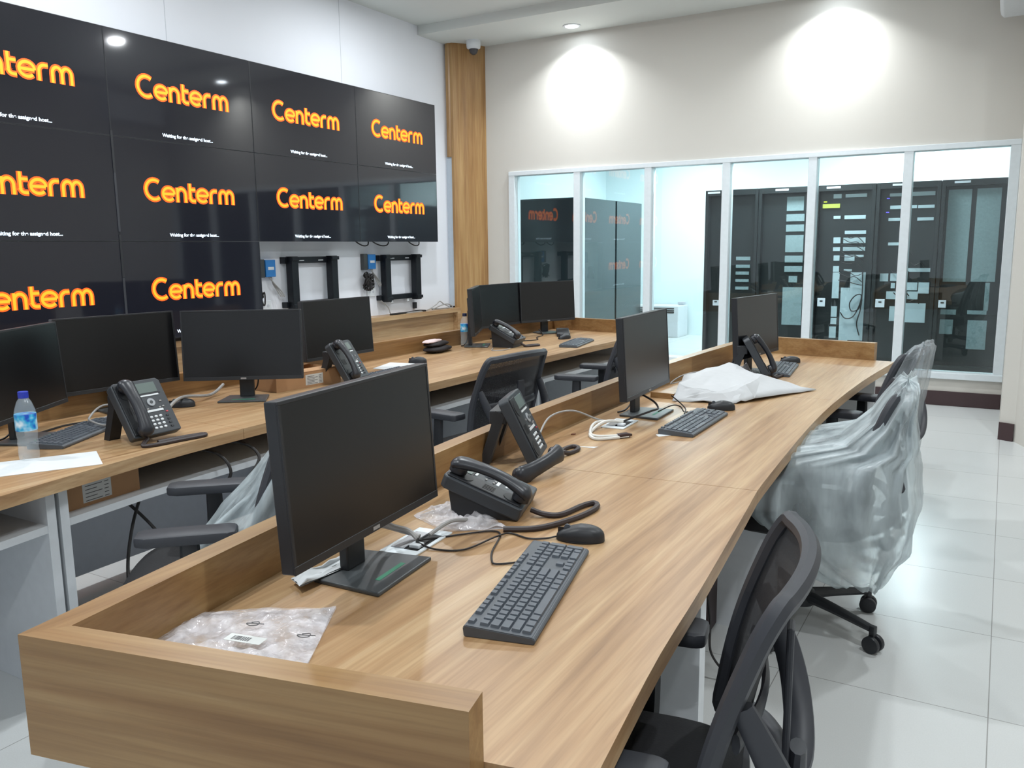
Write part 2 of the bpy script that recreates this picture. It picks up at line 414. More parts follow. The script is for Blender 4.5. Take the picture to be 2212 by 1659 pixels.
def letters():
    S = []; t = .13
    S.append(arc(.72, .72, .60, .60, 52, 308, 18))                                     # C
    def E(x): return [(x+.12, .50), (x+.98, .50)], arc(x+.56, .5, .43, .38, 0, 318, 20)
    def stem(x, h=.93): return [(x, 0), (x, h)]
    def hump(x, w_, n=8): return arc(x+w_/2, .52, w_/2, .35, 180, 0, 14)+[(x+w_, 0)]
    S += list(E(1.22))
    S += [[(2.44, 0), (2.44, .93)], [(2.44, .0), (2.44, .5)]+hump(2.44, .62)[1:]]         # n
    S += [[(3.42, 1.25), (3.42, .34)]+arc(3.66, .34, .24, .21, 180, 270, 6)+[(3.86, .13)], [(3.42, .86), (3.86, .86)]]
    S += list(E(3.86))
    S += [[(5.08, 0), (5.08, .5)]+arc(5.42, .52, .34, .34, 180, 80, 8)+[(5.62, .86)]]     # r
    S += [[(5.84, 0), (5.84, .5)]+hump(5.84, .56)[1:], [(6.40, 0), (6.40, .5)]+hump(6.40, .56)[1:]]
    return S
LET = letters()
LW = 6.96+.26
def logo_mesh(wd, x):
    bm = B(); sc = .79/LW
    for k, P in enumerate(LET): ribbon(bm, P, wd, x+.00002*k, sc*1.0, -.395+.0, -.62*sc)
    return bm
def text_mesh(s, size):
    cu = bpy.data.curves.new('t', 'FONT'); cu.body = s; cu.size = size; cu.align_x = 'LEFT'; cu.offset = .0008
    o = bpy.data.objects.new('t', cu); C.objects.link(o)
    dg = bpy.context.evaluated_depsgraph_get(); me = bpy.data.meshes.new_from_object(o.evaluated_get(dg))
    bpy.data.objects.remove(o)
    b = bmesh.new(); b.from_mesh(me); bpy.data.meshes.remove(me)
    return b
PW, PH, PX, PY, PZ = 1.213, .6797, -5.09, 7.189, 2.816
la = logo_mesh(.33, .0012); lb = logo_mesh(.16, .0026)
tm = text_mesh('Waiting for the assigned host...', .031)
xs = [v.co.x for v in tm.verts]; tw = max(xs)-min(xs)
bmesh.ops.transform(tm, matrix=Matrix(((0, 0, 1, .0014), (.43/tw, 0, 0, 0), (0, 1, 0, 0), (0, 0, 0, 1))), verts=tm.verts)
def panel0():
    t = thing('video_panel', '', 'display')
    bm = B(); box(bm, -.085, -.004, -PW/2+.012, PW/2-.012, -PH/2+.012, PH/2-.012, .004); obj('housing', bm, BRK, t)
    bm = B(); box(bm, -.21, -.085, -.26, -.2, -.2, .2); box(bm, -.21, -.085, .2, .26, -.2, .2); obj('wall_bracket', bm, BRK, t)
    bm = B()
    for a in ((-PW/2+.0008, -PW/2+.004, -PH/2+.0008, PH/2-.0008), (PW/2-.004, PW/2-.0008, -PH/2+.0008, PH/2-.0008),
              (-PW/2+.004, PW/2-.004, -PH/2+.0008, -PH/2+.004), (-PW/2+.004, PW/2-.004, PH/2-.004, PH/2-.0008)):
        box(bm, -.006, .0012, *a)
    obj('bezel', bm, BLK, t)
    bm = B(); box(bm, -.004, 0, -PW/2+.004, PW/2-.004, -PH/2+.004, PH/2-.004); obj('screen', bm, VSCR, t)
    s = t.children[-1]
    obj('logo', la, LOGO_A, s, label='orange glowing word logo'); obj('logo_core', lb, LOGO_B, s, label='yellow-orange inner strokes of the logo')
    o = obj('message', tm, MSG, s, label='small white line of waiting text'); o.location = (0, -.215, -.305)
    return t
def dup(root, loc, rz=None, label=None, group=None):
    r = root.copy(); C.objects.link(r); r.location = loc
    if rz is not None: r.rotation_euler = (0, 0, rz)
    if label: r['label'] = label
    if group: r['group'] = group
    def rec(src, dst):
        for ch in list(src.children):
            c = ch.copy(); C.objects.link(c); c.parent = dst; c.matrix_parent_inverse = ch.matrix_parent_inverse.copy(); rec(ch, c)
    rec(root, r)
    return r
vp = panel0(); first = True
colname = ['rightmost column', 'second column from the right', 'third column from the right', 'leftmost column, cut by the frame']
rown = ['top', 'middle', 'bottom']
for r in range(3):
    for c_ in range(4):
        if r == 2 and c_ < 2: continue
        loc = (PX, PY-PW*(c_+.5), PZ-PH*(r+.5))
        lb_ = 'large black video wall screen with orange word, %s row, %s' % (rown[r], colname[c_])
        if first: vp.location = loc; vp['label'] = lb_; vp['group'] = 'screens of the video wall'; first = False
        else: dup(vp, loc, None, lb_, 'screens of the video wall')
# grey and black cover strips in the seam of the left two columns
for z0, z1, m, s in ((1.90, 2.17, BLK, 'upper black'), (1.52, 1.90, DGRYP, 'middle grey'), (1.22, 1.50, BLK, 'lower black'), (.8, 1.215, DGRYP, 'bottom grey')):
    o = recenter(obj('seam_strip', (lambda b: (box(b, PX+.001, PX+.004, PY-3*PW-.008, PY-3*PW+.008, z0, z1), b)[1])(B()), m), (PX+.001, PY-3*PW, z0))
    tag(o, '%s cover strip in the upright seam left of the third screen column' % s, 'strip', 'seam cover strips')

# empty display mounts below the right columns
def mount(y0, y1, z0, z1, label):
    t = thing('display_mount', label, 'bracket', (XL, (y0+y1)/2, z0), 0, 'empty display mounts')
    W_ = y1-y0; H_ = z1-z0
    bm = B(); box(bm, 0, .06, -W_/2-.02, W_/2+.02, H_-.055, H_, .004); obj('top_rail', bm, BRK, t)
    bm = B(); box(bm, 0, .06, -W_/2-.02, W_/2+.02, 0, .05, .004); obj('bottom_rail', bm, BRK, t)
    for s in (-1, 1):
        a = s*(W_/2-.05)
        bm = B(); box(bm, .04, .11, a-.04, a+.04, -.015, H_+.005, .005); box(bm, .11, .125, a-.045, a+.045, .0, .03, .003); box(bm, .11, .125, a-.045, a+.045, H_-.03, H_, .003)
        obj('side_arm', bm, BRK, t)
    for s in (-.2, .2):
        bm = B(); box(bm, .06, .062, s*W_-.03, s*W_+.03, H_-.035, H_-.028); obj('tag', bm, WHT, t, label='thin white marking')
    for s in (-.22, .22):
        bm = B(); box(bm, .03, .05, s*W_-.015, s*W_+.015, -.03, .0, .002); obj('latch', bm, WHT, t, label='white plastic latch')
mount(5.19, 5.78, .90, 1.33, 'empty black display mount frame on the white wall, the left one')
mount(6.44, 7.03, .89, 1.33, 'empty black display mount frame on the white wall, the right one by the column')
rnd = random.Random(4)
def power_box(y, z, label):
    t = thing('power_module', label, 'electric box', (XL, y, z), 0, 'blue power modules on the wall')
    bm = B(); box(bm, 0, .05, -.055, .055, -.07, .07, .004); obj('case', bm, BLUE, t)
    bm = B(); box(bm, .0, .045, -.115, -.06, -.075, .075, .003); obj('terminal_block', bm, GRYB, t)
    bm = B(); box(bm, .05, .0515, -.03, .035, -.012, .012); obj('label_print', bm, WHT, t)
    for k in range(3):
        bm = B(); tube(bm, [(.03, .02-.015*k, -.068), (.035+.01*k, .03, -.13), (.04, .07+.02*k, -.19), (.05, .10+.02*k, -.24)], .005, 6); obj('wire', bm, GCBL, t, True)
power_box(5.02, 1.24, 'blue power module with grey wires beside the left empty mount')
power_box(6.32, 1.27, 'blue power module with grey wires beside the right empty mount')
def bundle(y, z, s, label):
    bm = B()
    for k in range(14):
        c0 = Vector((XL+.05, y, z)); P = []
        a = rnd.uniform(0, 6)
        for j in range(6): P.append(c0+Vector((rnd.uniform(-.02, .04), rnd.uniform(-s, s)*.7, rnd.uniform(-s, s))))
        tube(bm, P, .006, 6, 5)
    o = recenter(obj('cable_bundle', bm, CBL, smooth=True), (XL+.04, y, z)); tag(o, label, 'cables', 'tied cable bundles on the wall')
bundle(4.84, 1.02, .09, 'black knotted cable bundle at the edge of the lowest video screen')
bundle(6.24, 1.08, .085, 'black knotted cable bundle below the right blue power module')
def socket(y, z, label):
    t = thing('wall_socket', label, 'socket', (XL, y, z), 0, 'wall sockets under the video wall')
    bm = B(); box(bm, 0, .012, -.06, .06, -.045, .045, .003); obj('plate', bm, WHT, t)
    for s in (-.025, .025):
        bm = B(); cyl(bm, .014, .0, .0125, 16, Matrix.Translation((0, s, 0)) @ Matrix.Rotation(PI/2, 4, 'Y')); obj('outlet', bm, LGRY, t)
socket(4.98, .93, 'white wall socket below the left cable bundle')
socket(6.34, .98, 'white wall socket below the right cable bundle')
bm = B(); box(bm, 0, .03, -.02, .02, -.035, .03, .004)
o = obj('connector', bm, BLK); o.location = (XL, 7.02, .81); tag(o, 'small black connector block on the wall right of the right mount', 'connector')
for y, dy, s in ((6.15, .12, 'left'), (6.42, .16, 'middle'), (6.95, .12, 'right')):
    bm = B(); tube(bm, [(XL+.05, y-dy, 1.50), (XL+.09, y-dy*.6, 1.445), (XL+.1, y, 1.42), (XL+.09, y+dy*.6, 1.435), (XL+.05, y+dy, 1.50)], .006, 6)
    o = recenter(obj('hanging_cable', bm, CBL, smooth=True), (XL+.08, y, 1.45)); tag(o, 'thin black cable loop hanging under the video wall, %s one' % s, 'cable', 'cable loops under the video wall')

# wood ledge along the left wall
t = thing('wall_ledge', 'long wooden ledge with recessed front panel along the left wall', 'ledge', (XL, 4.5, 0))
bm = B(); box(bm, 0, .16, -4.5, 3.16, .70, .745, .002); obj('top_board', bm, WY, t)
bm = B(); box(bm, 0, .10, -4.5, 3.16, 0, .70); obj('front_panel', bm, WY, t)
bm = B(); box(bm, .10, .16, 3.10, 3.16, 0, .70); obj('end_board', bm, WY, t)
bm = B()
tube(bm, [(-5.24, 6.42, .89), (-5.22, 6.5, .82), (-5.2, 6.52, .752), (-5.19, 6.62, .75), (-5.18, 6.9, .751), (-5.2, 7.1, .751)], .006, 6)
tube(bm, [(-5.2, 6.5, .752), (-5.17, 6.8, .75), (-5.19, 7.1, .754), (-5.18, 7.25, .80), (-5.2, 7.35, .83), (-5.2, 7.42, .80), (-5.19, 7.5, .76), (-5.2, 7.35, .752), (-5.2, 7.2, .76)], .006, 6)
tube(bm, [(-5.19, 7.2, .752), (-5.2, 7.4, .79), (-5.2, 7.52, .79), (-5.19, 7.58, .755), (-5.18, 7.45, .752)], .006, 6)
o = recenter(obj('loose_cable', bm, GCBL, smooth=True), (-5.2, 7.0, .75)); tag(o, 'grey cables lying curled on the wooden wall ledge', 'cable')
bm = B(); tube(bm, [(-5.18, 6.48, .752), (-5.17, 6.6, .755), (-5.18, 6.75, .752), (-5.2, 6.95, .757), (-5.17, 7.05, .752)], .010, 6)
o = recenter(obj('power_plug_cable', bm, CBL, smooth=True), (-5.18, 6.75, .75)); tag(o, 'thick black plug cable lying on the wooden wall ledge', 'cable')

# CCTV dome and the air conditioner end at the top right
t = thing('security_camera', 'white dome security camera with dark lens under the soffit beside the column', 'camera', (-4.95, 7.72, 3.52))
bm = B(); lathe(bm, [(.075, 0), (.075, -.05), (.07, -.075), (.05, -.085), (.048, -.08)], 32); obj('housing', bm, WHT, t, True)
bm = B(); lathe(bm, [(.047, -.08), (.046, -.1), (.036, -.125), (.018, -.139), (0, -.143)], 24); obj('dome', bm, mat('smoked_dome', (60, 58, 60), .15), t, True)
t = thing('air_conditioner', 'white ribbed end of an air conditioner high at the top right corner', 'air conditioner', (-.06, 7.4, 3.09))
bm = B(); prism(bm, [(-.105, .02), (-.085, .0), (.10, 0), (.10, .32), (-.11, .32), (-.115, .06)], -.4, .4, Matrix(((1, 0, 0, 0), (0, 0, 1, 0), (0, 1, 0, 0), (0, 0, 0, 1))), .006); obj('casing', bm, WHT, t)
for k_ in range(3):
    bm = B(); box(bm, -.075+.05*k_, -.058+.05*k_, -.412, -.398, .03, .3, .003); obj('vent_rib', bm, GRYB if k_ == 1 else LGRY, t)

# ================================================================ SERVER RACKS
def rack(x0, x1, y0, y1, label, lights=(), lock=None, name='server_rack', strip=None, solid=False):
    t = thing(name, label, 'server rack', ((x0+x1)/2, y0, 0), 0, 'black server racks behind the glass')
    cx = (x0+x1)/2; a, b = x0-cx+.003, x1-cx-.003; D = y1-y0
    bm = B(); box(bm, a, b, .09, D, .09, 2.0, .004); obj('cabinet_body', bm, RACK, t)
    bm = B(); box(bm, a, a+.035, 0, .088, .09, 2.0, .003); box(bm, b-.035, b, 0, .088, .09, 2.0, .003); box(bm, a+.035, b-.035, 0, .088, 1.94, 2.0); box(bm, a+.035, b-.035, 0, .088, .09, .15)
    obj('door_frame', bm, RACK, t)
    for s in (-1, 1):
        bm = B(); cyl(bm, .03, 0, .09, 16, x=s*.22, y=.12); obj('foot', bm, CHROME, t)
        bm = B(); cyl(bm, .03, 0, .09, 16, x=s*.22, y=D-.12); obj('foot', bm, CHROME, t)
    for (p, q, z0, z1) in lights:
        bm = B(); box(bm, max(p-cx, a+.037), min(q-cx, b-.037), .078, .089, z0, z1); obj('equipment_or_lit_gap', bm, RWHT if solid else RPALE, t)  # pale panels paint the lit wall seen through gaps; white ones are equipment
    if lock:
        bm = B(); box(bm, lock[0]-cx, lock[1]-cx, -.012, .0, lock[2], lock[3], .003); l = obj('lock_handle', bm, LGRY, t)
        bm = B(); box(bm, (lock[0]+lock[1])/2-cx-.015, (lock[0]+lock[1])/2-cx+.015, -.014, -.0121, (lock[2]+lock[3])/2+.005, (lock[2]+lock[3])/2+.02); obj('keyhole', bm, BLK, l)
    if strip:
        bm = B(); box(bm, strip-cx-.07, strip-cx+.07, -.002, .0, 1.965, 1.985); obj('name_strip', bm, LGRY, t)
    return t
R1 = [(-2.65, -2.49, 1.218, 1.258), (-2.65, -2.49, 1.134, 1.168), (-2.65, -2.5, 1.056, 1.091), (-2.65, -2.5, 0.974, 1.006), (-2.65, -2.5, 0.887, 0.921)]
R2 = [(-2.11, -1.93, 1.75, 1.901), (-2.11, -1.92, 1.638, 1.714), (-2.11, -1.92, 1.528, 1.602), (-2.11, -1.92, 1.305, 1.488), (-2.11, -1.92, 1.194, 1.266), (-2.11, -1.92, 1.09, 1.154), (-2.06, -1.97, 0.975, 1.044), (-2.12, -1.91, 0.504, 0.921)]
R3 = [(-1.63, -1.55, 1.865, 1.91), (-1.51, -1.3, 1.87, 1.905), (-1.62, -1.55, 1.652, 1.682), (-1.51, -1.3, 1.646, 1.685), (-1.5, -1.29, 1.49, 1.525), (-1.61, -1.54, 1.395, 1.457), (-1.51, -1.29, 1.394, 1.453), (-1.61, -1.54, 1.313, 1.354), (-1.51, -1.29, 1.314, 1.355), (-1.6, -1.54, 1.21, 1.266), (-1.49, -1.39, 1.207, 1.271), (-1.38, -1.3, 1.248, 1.271), (-1.6, -1.54, 1.092, 1.154), (-1.49, -1.41, 1.098, 1.12), (-1.42, -1.27, 0.362, 1.087), (-1.51, -1.42, 0.355, 0.923), (-1.6, -1.53, 0.809, 1.086), (-1.6, -1.54, 0.609, 0.722), (-1.6, -1.54, 0.529, 0.596), (-1.61, -1.54, 0.379, 0.503)]
R4 = [(-1.08, -0.97, 1.863, 1.894), (-0.87, -0.66, 1.861, 1.901), (-1.07, -0.97, 1.736, 1.771), (-0.87, -0.82, 1.738, 1.769), (-0.81, -0.66, 1.737, 1.767), (-1.08, -0.97, 1.616, 1.645), (-0.81, -0.66, 1.613, 1.644), (-1.07, -0.97, 1.366, 1.396), (-0.88, -0.66, 1.095, 1.133), (-1.13, -1.05, 0.995, 1.077), (-1.03, -0.95, 1.001, 1.078), (-0.87, -0.77, 0.906, 0.986), (-0.76, -0.66, 0.874, 0.987), (-1.02, -0.98, 0.924, 0.979), (-1.06, -0.95, 0.81, 0.89), (-0.86, -0.76, 0.813, 0.893), (-0.87, -0.68, 0.574, 0.773), (-1.02, -0.97, 0.582, 0.736)]
R5 = [(-0.54, -0.335, 0.997, 1.907), (-0.29, -0.08, 0.999, 1.909), (-0.54, -0.4, 0.666, 0.717), (-0.3, -0.13, 0.674, 0.712), (-0.54, -0.42, 0.467, 0.614), (-0.29, -0.12, 0.322, 0.614), (-0.16, -0.12, 0.714, 0.99)]
rack(-3.0, -2.4, 9.5, 10.6, 'black server rack with five small pale vents, leftmost of the row', R1, (-2.88, -2.81, .706, .768), strip=-2.9)
rack(-2.4, -1.8, 9.5, 10.6, 'black server rack with one column of pale slots, second of the row', R2, None, strip=-2.15)
t3 = rack(-1.8, -1.2, 9.5, 10.6, 'black server rack full of bright panels and dangling cables, third of the row', R3, (-1.73, -1.65, .723, .814), strip=-1.62, solid=True)
t4 = rack(-1.2, -.6, 9.5, 10.6, 'black server rack with scattered bright boxes, fourth of the row', R4, (-1.15, -1.06, .728, .814), strip=-.98, solid=True)
rack(-.6, 0, 9.5, 10.6, 'black server rack with two tall perforated pale columns, rightmost of the row', R5, (-.56, -.49, .739, .816), strip=-.42)
def rcab(t, P, r, m, nm='patch_cable'):
    bm = B(); tube(bm, P, r, 6); obj(nm, bm, m, t, True)
for k in range(9):
    z = 1.5-.06*k-rnd.uniform(0, .03)
    rcab(t3, [(-.02+rnd.uniform(-.02, .02), .06, z), (.06, .05, z-rnd.uniform(.0, .05)), (.13, .055, z-rnd.uniform(-.02, .06)), (.2, .06, z-rnd.uniform(.02, .1))], .004, CBL)
rcab(t3, [(.0, .055, .66), (.05, .05, .60), (.13, .05, .62), (.19, .05, .75), (.2, .05, .85), (.14, .05, .84), (.09, .05, .76), (.11, .05, .68), (.18, .05, .70), (.21, .05, .80)], .006, CBL)
rcab(t3, [(.2, .06, 1.1), (.21, .05, .9), (.2, .05, .7), (.17, .05, .55), (.2, .05, .42)], .006, CBL)
bm = B(); box(bm, -.235, -.06, .07, .0895, 1.765, 1.81); obj('yellow_cable_bundle', bm, YELW, t3, label='yellowish cable bundle')
bm = B(); box(bm, -.225, -.195, .07, .0885, 1.828, 1.836); obj('status_light', bm, LIME, t3, label='small lime status light')
for z in (1.70, 1.84):
    bm = B(); box(bm, -.205, -.18, .07, .0885, z, z+.008); obj('status_light', bm, VIOL, t4, label='small violet status light')
for k in range(7):
    z = rnd.uniform(.8, 1.5); x = rnd.uniform(-.12, .12)
    rcab(t4, [(x-.04, .06, z), (x, .05, z-.03), (x+.05, .055, z-.01), (x+.09, .06, z-.05)], .005, CBL)
# the left cabinets
for (x0, x1, y0, y1, s) in ((-5.56, -4.62, 9.55, 10.70, 'nearest the glass'), (-5.56, -4.62, 10.73, 11.65, 'behind the one nearest the glass')):
    t = thing('server_cabinet', 'plain dark glossy cabinet left in the server room, '+s, 'cabinet', ((x0+x1)/2, y0, 0), 0, 'plain dark cabinets')
    h = (x1-x0)/2
    bm = B(); box(bm, -h, h, .02, y1-y0, .06, 2.0, .004); obj('cabinet_body', bm, mat('glossy_dark_grey', (44, 58, 62), .12), t)
    bm = B(); box(bm, -h+.02, h-.02, 0, .0195, .08, 1.98, .003); obj('front_panel', bm, mat('glossy_black_teal', (26, 36, 40), .1), t)
    bm = B(); box(bm, -h+.03, h-.03, .05, y1-y0-.05, 0, .059); obj('plinth', bm, BLK, t)
t = thing('white_unit', 'low white louvred unit standing against the far server room wall', 'appliance', (-4.6, 12.3, 0))
bm = B(); box(bm, -.34, .34, 0, .45, 0, .48, .01); obj('casing', bm, WHT, t)
for k_ in range(3):
    bm = B(); box(bm, -.30, .27, -.004, .004, .37+.032*k_, .37+.032*k_+(.016 if k_ else .024)); obj('louvre', bm, GRYB, t)
bm = B(); box(bm, .22, .32, .3, .4, .482, .53, .01); obj('cap', bm, LGRY, t)

# ================================================================ DESKS
FO = [(.635, -1.233), (1.24, -1.317), (1.93, -1.385), (2.54, -1.418), (3.4, -1.430), (4.0, -1.415), (4.6, -1.385), (5.30, -1.335)]
FF = [(.86, -.398), (1.21, -.442), (1.5, -.467), (2.06, -.522), (2.3, -.545), (3.39, -.585), (4.3, -.565), (5.16, -.505)]
fo = lambda y: interp(FO, y); ff = lambda y: interp(FF, y)
def strip(bm, ys, fa, fb, z0, z1):
    b = bmesh.new(); R = []
    for y in ys:
        a, c = fa(y), fb(y)
        yy0 = y if not isinstance(a, tuple) else a[1]; 
        xa, ya = (a, y) if not isinstance(a, tuple) else a; xb, yb = (c, y) if not isinstance(c, tuple) else c
        R.append([b.verts.new((xa, ya, z0)), b.verts.new((xb, yb, z0)), b.verts.new((xb, yb, z1)), b.verts.new((xa, ya, z1))])
    for p, q in zip(R, R[1:]):
        for i in range(4): b.faces.new((p[i], p[(i+1) % 4], q[(i+1) % 4], q[i]))
    b.faces.new(R[0][::-1]); b.faces.new(R[-1]); bmesh.ops.recalc_face_normals(b, faces=b.faces)
    merge(bm, b)
def lin(a, b, n): return [a+(b-a)*i/(n-1) for i in range(n)]
fd = thing('control_desk', 'long curved wooden control desk in the foreground with raised back board', 'desk')
TK = .05
def endline(x, x0, y0, sl): return y0+(x-x0)*sl
def top_seg(f0, f1, fa, fb, z0, z1, n):
    """worktop piece between two end lines f0(x), f1(x) and edge curves fa(y) left, fb(y) right"""
    bm = B(); b = bmesh.new(); R = []
    for i in range(n):
        t = i/(n-1); row = []
        for (f, guess) in ((fa, 0), (fb, 1)):
            y = None; x = f(2.5)
            for _ in range(20):
                y = f0(x)*(1-t)+f1(x)*t; x = f(y)
            row.append((x, y))
        R.append([b.verts.new((row[0][0], row[0][1], z0)), b.verts.new((row[1][0], row[1][1], z0)), b.verts.new((row[1][0], row[1][1], z1)), b.verts.new((row[0][0], row[0][1], z1))])
    for p, q in zip(R, R[1:]):
        for i in range(4): b.faces.new((p[i], p[(i+1) % 4], q[(i+1) % 4], q[i]))
    b.faces.new(R[0][::-1]); b.faces.new(R[-1]); bmesh.ops.recalc_face_normals(b, faces=b.faces)
    merge(bm, b); return bm
e0 = lambda x: .838+(x+.54)*.21; eseam = lambda x: 2.222+(x+.75)*.07; e2 = lambda x: 3.75; e1 = lambda x: 5.16-(x+.54)*.18
fi = lambda y: fo(y)+TK
for a_, b_ in ((e0, lambda x: eseam(x)-.0012), (lambda x: eseam(x)+.0012, lambda x: e2(x)-.0008), (lambda x: e2(x)+.0008, e1)):
    obj('worktop', top_seg(a_, b_, fi, ff, .68, .72, 16), WY, fd)
fw_ = lambda y: (fo(y), y)
def fin(y):
    q = .693+(y-.635)/(5.325-.635)*(5.275-.693); return (fo(q)+TK, q)
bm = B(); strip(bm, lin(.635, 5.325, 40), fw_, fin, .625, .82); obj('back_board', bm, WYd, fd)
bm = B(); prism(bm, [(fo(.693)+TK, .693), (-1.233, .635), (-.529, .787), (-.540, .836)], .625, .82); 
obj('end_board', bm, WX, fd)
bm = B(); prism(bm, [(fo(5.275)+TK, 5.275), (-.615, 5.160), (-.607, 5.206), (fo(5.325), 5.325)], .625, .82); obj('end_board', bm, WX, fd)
for y, s in ((1.05, 1), (1.80, 1), (1.83, 1), (2.9, 1), (2.93, 1), (4.0, 1), (4.03, 1), (4.95, 1)):
    bm = B(); box(bm, fo(y)+.03, ff(y)-.055, y-.011, y+.011, 0, .679); obj('support_panel', bm, WHT, fd)
bm = B(); strip(bm, lin(1.05, 4.95, 20), lambda y: fo(y)+.06, lambda y: fo(y)+.075, .03, .679); obj('modesty_panel', bm, LGRY, fd)

# back row desk
LI = [(.2, -3.12), (1.2, -3.235), (2.0, -3.285), (2.7, -3.295), (3.9, -3.285), (4.9, -3.265), (6.05, -3.20)]
LF = [(.2, -2.21), (1.2, -2.352), (1.57, -2.405), (1.9, -2.435), (2.6, -2.445), (3.34, -2.435), (4.4, -2.41), (5.2, -2.38), (6.0, -2.33)]
li = lambda y: interp(LI, y); lf = lambda y: interp(LF, y)
ld = thing('control_desk', 'long wooden control desk of the back row with white shelf cabinets below', 'desk', (0, 0, 0))
for y0_, y1_ in ((.2, 2.15), (2.152, 4.0), (4.002, 5.99)):
    obj('worktop', top_seg(lambda x, a=y0_: a, lambda x, a=y1_: a-(.0 if a < 5.9 else (x+2.38)*.16), li, lf, .68, .72, 16), WY, ld)
bm = B(); strip(bm, lin(.2, 6.2, 40), lambda y: li(y)-.045, lambda y: li(y), .60, .82); obj('back_board', bm, WYd, ld)
bm = B(); prism(bm, [(-3.20, 6.12), (-2.42, 5.995), (-2.41, 6.04), (-3.19, 6.165)], .60, .82); obj('end_board', bm, WX, ld)
for y in (1.40, 1.445, 2.95, 2.995, 4.50, 4.545, 5.9):
    bm = B(); box(bm, li(y)+.06, lf(y)-.07, y-.014, y+.014, 0, .679); obj('cabinet_side', bm, WHT, ld)
for a, b in ((.25, 1.386), (1.459, 2.936), (3.009, 4.486), (4.559, 5.886)):
    zt = .565 if b < 4.6 else .56
    bm = B(); strip(bm, lin(a, b, 6), lambda y: li(y)+.07, lambda y: lf(y)-.075, zt-.024, zt); obj('shelf', bm, WHT, ld)
    bm = B(); strip(bm, lin(a, b, 6), lambda y: li(y)+.04, lambda y: li(y)+.058, .06, .679); obj('back_panel', bm, LGRY, ld)  # white panel in shadow, its shade put into the grey colour

# ================================================================ DESK EQUIPMENT
def monitor_proto():
    t = thing('monitor', '', 'monitor')
    W_, H_, zc = .524, .313, .248
    T = Matrix.Translation((0, 0, zc)) @ Matrix.Rotation(math.radians(-3.5), 4, 'Y')
    bm = B(); box(bm, -.030, -.002, -W_/2, W_/2, -H_/2, H_/2, .003, T)
    box(bm, -.047, -.028, -W_/2+.09, W_/2-.09, -H_/2+.05, H_/2-.06, .008, T); obj('housing', bm, BEZ, t)
    bm = B(); b_ = .007
    for a in ((-W_/2, W_/2, H_/2-b_, H_/2), (-W_/2, W_/2, -H_/2, -H_/2+.016), (-W_/2, -W_/2+b_, -H_/2+.016, H_/2-b_), (W_/2-b_, W_/2, -H_/2+.016, H_/2-b_)):
        box(bm, -.0025, .0015, *a, .0008, T, 1)
    bz = obj('bezel', bm, BEZ, t)
    bm = B(); box(bm, .0015, .0022, -.012, .012, -H_/2+.004, -H_/2+.011, 0, T); obj('badge', bm, GCBL, bz, label='small grey badge')
    bm = B(); box(bm, -.0025, .0002, -W_/2+b_, W_/2-b_, -H_/2+.016, H_/2-b_, 0, T); obj('screen', bm, SCR, t)
    bm = B(); prism(bm, [(-.050, -.032), (-.028, -.032), (-.028, .032), (-.050, .032)], .0, .24, Matrix.Rotation(math.radians(-1), 4, 'Y') @ Matrix.Translation((-.012, 0, .008)), .004); obj('stand_neck', bm, BLK, t)
    bm = B(); prism(bm, [(-.085, -.09), (.078, -.105), (.078, .105), (-.085, .09)], 0, .009, None, .003); bs = obj('stand_base', bm, GRYB, t)
    bm = B(); box(bm, .035, .046, -.05, .05, .0091, .0094); obj('sticker', bm, GRN, bs, label='green strip sticker')
    bm = B(); box(bm, -.052, -.045, -.02, .02, .13, .15); 
    tube(bm, [(-.048, .05, .17), (-.07, .05, .12), (-.075, .04, .05), (-.09, .0, .012), (-.11, -.04, .006)], .0035, 6); obj('power_lead', bm, CBL, t, True)
    return t
mp = monitor_proto(); used = [0]
def put(proto, first, x, y, z, deg, label, group):
    if not proto.get('_used'):
        proto['_used'] = 1; proto.location = (x, y, z); proto.rotation_euler = (0, 0, math.radians(deg)); proto['label'] = label; proto['group'] = group; return proto
    o = dup(proto, (x, y, z), math.radians(deg), label, group); return o
G1 = 'black flat monitors on the front desk'; G2 = 'black flat monitors on the back desk'
put(mp, 0, -1.085, 1.274, .72, 6.75, 'large black monitor in the foreground, nearest on the front desk', G1)
put(mp, 0, -1.195, 3.100, .72, 2.5, 'black monitor in the middle of the front desk', G1)
put(mp, 0, -1.091, 4.410, .72, -8.5, 'black monitor at the far end of the front desk', G1)
put(mp, 0, -2.978, 1.658, .72, 32, 'black monitor cut by the left frame edge, behind the water bottle', G2)
put(mp, 0, -3.205, 2.19, .72, -5.5, 'wide black monitor behind the first desk phone at left', G2)
put(mp, 0, -2.92, 2.595, .72, -54.4, 'black monitor turned towards the camera, just left of the cardboard box', G2)
put(mp, 0, -3.080, 3.415, .72, -.8, 'black monitor tilted behind the cardboard box and desk phone', G2)
put(mp, 0, -3.095, 4.815, .72, 27, 'black monitor seen almost edge-on beside the far small bottle', G2)
put(mp, 0, -3.205, 5.315, .72, -3.1, 'black monitor at the back desk end, middle of the angled three', G2)
put(mp, 0, -3.07, 5.80, .72, -25.5, 'black monitor at the back desk end, rightmost of the angled three', G2)

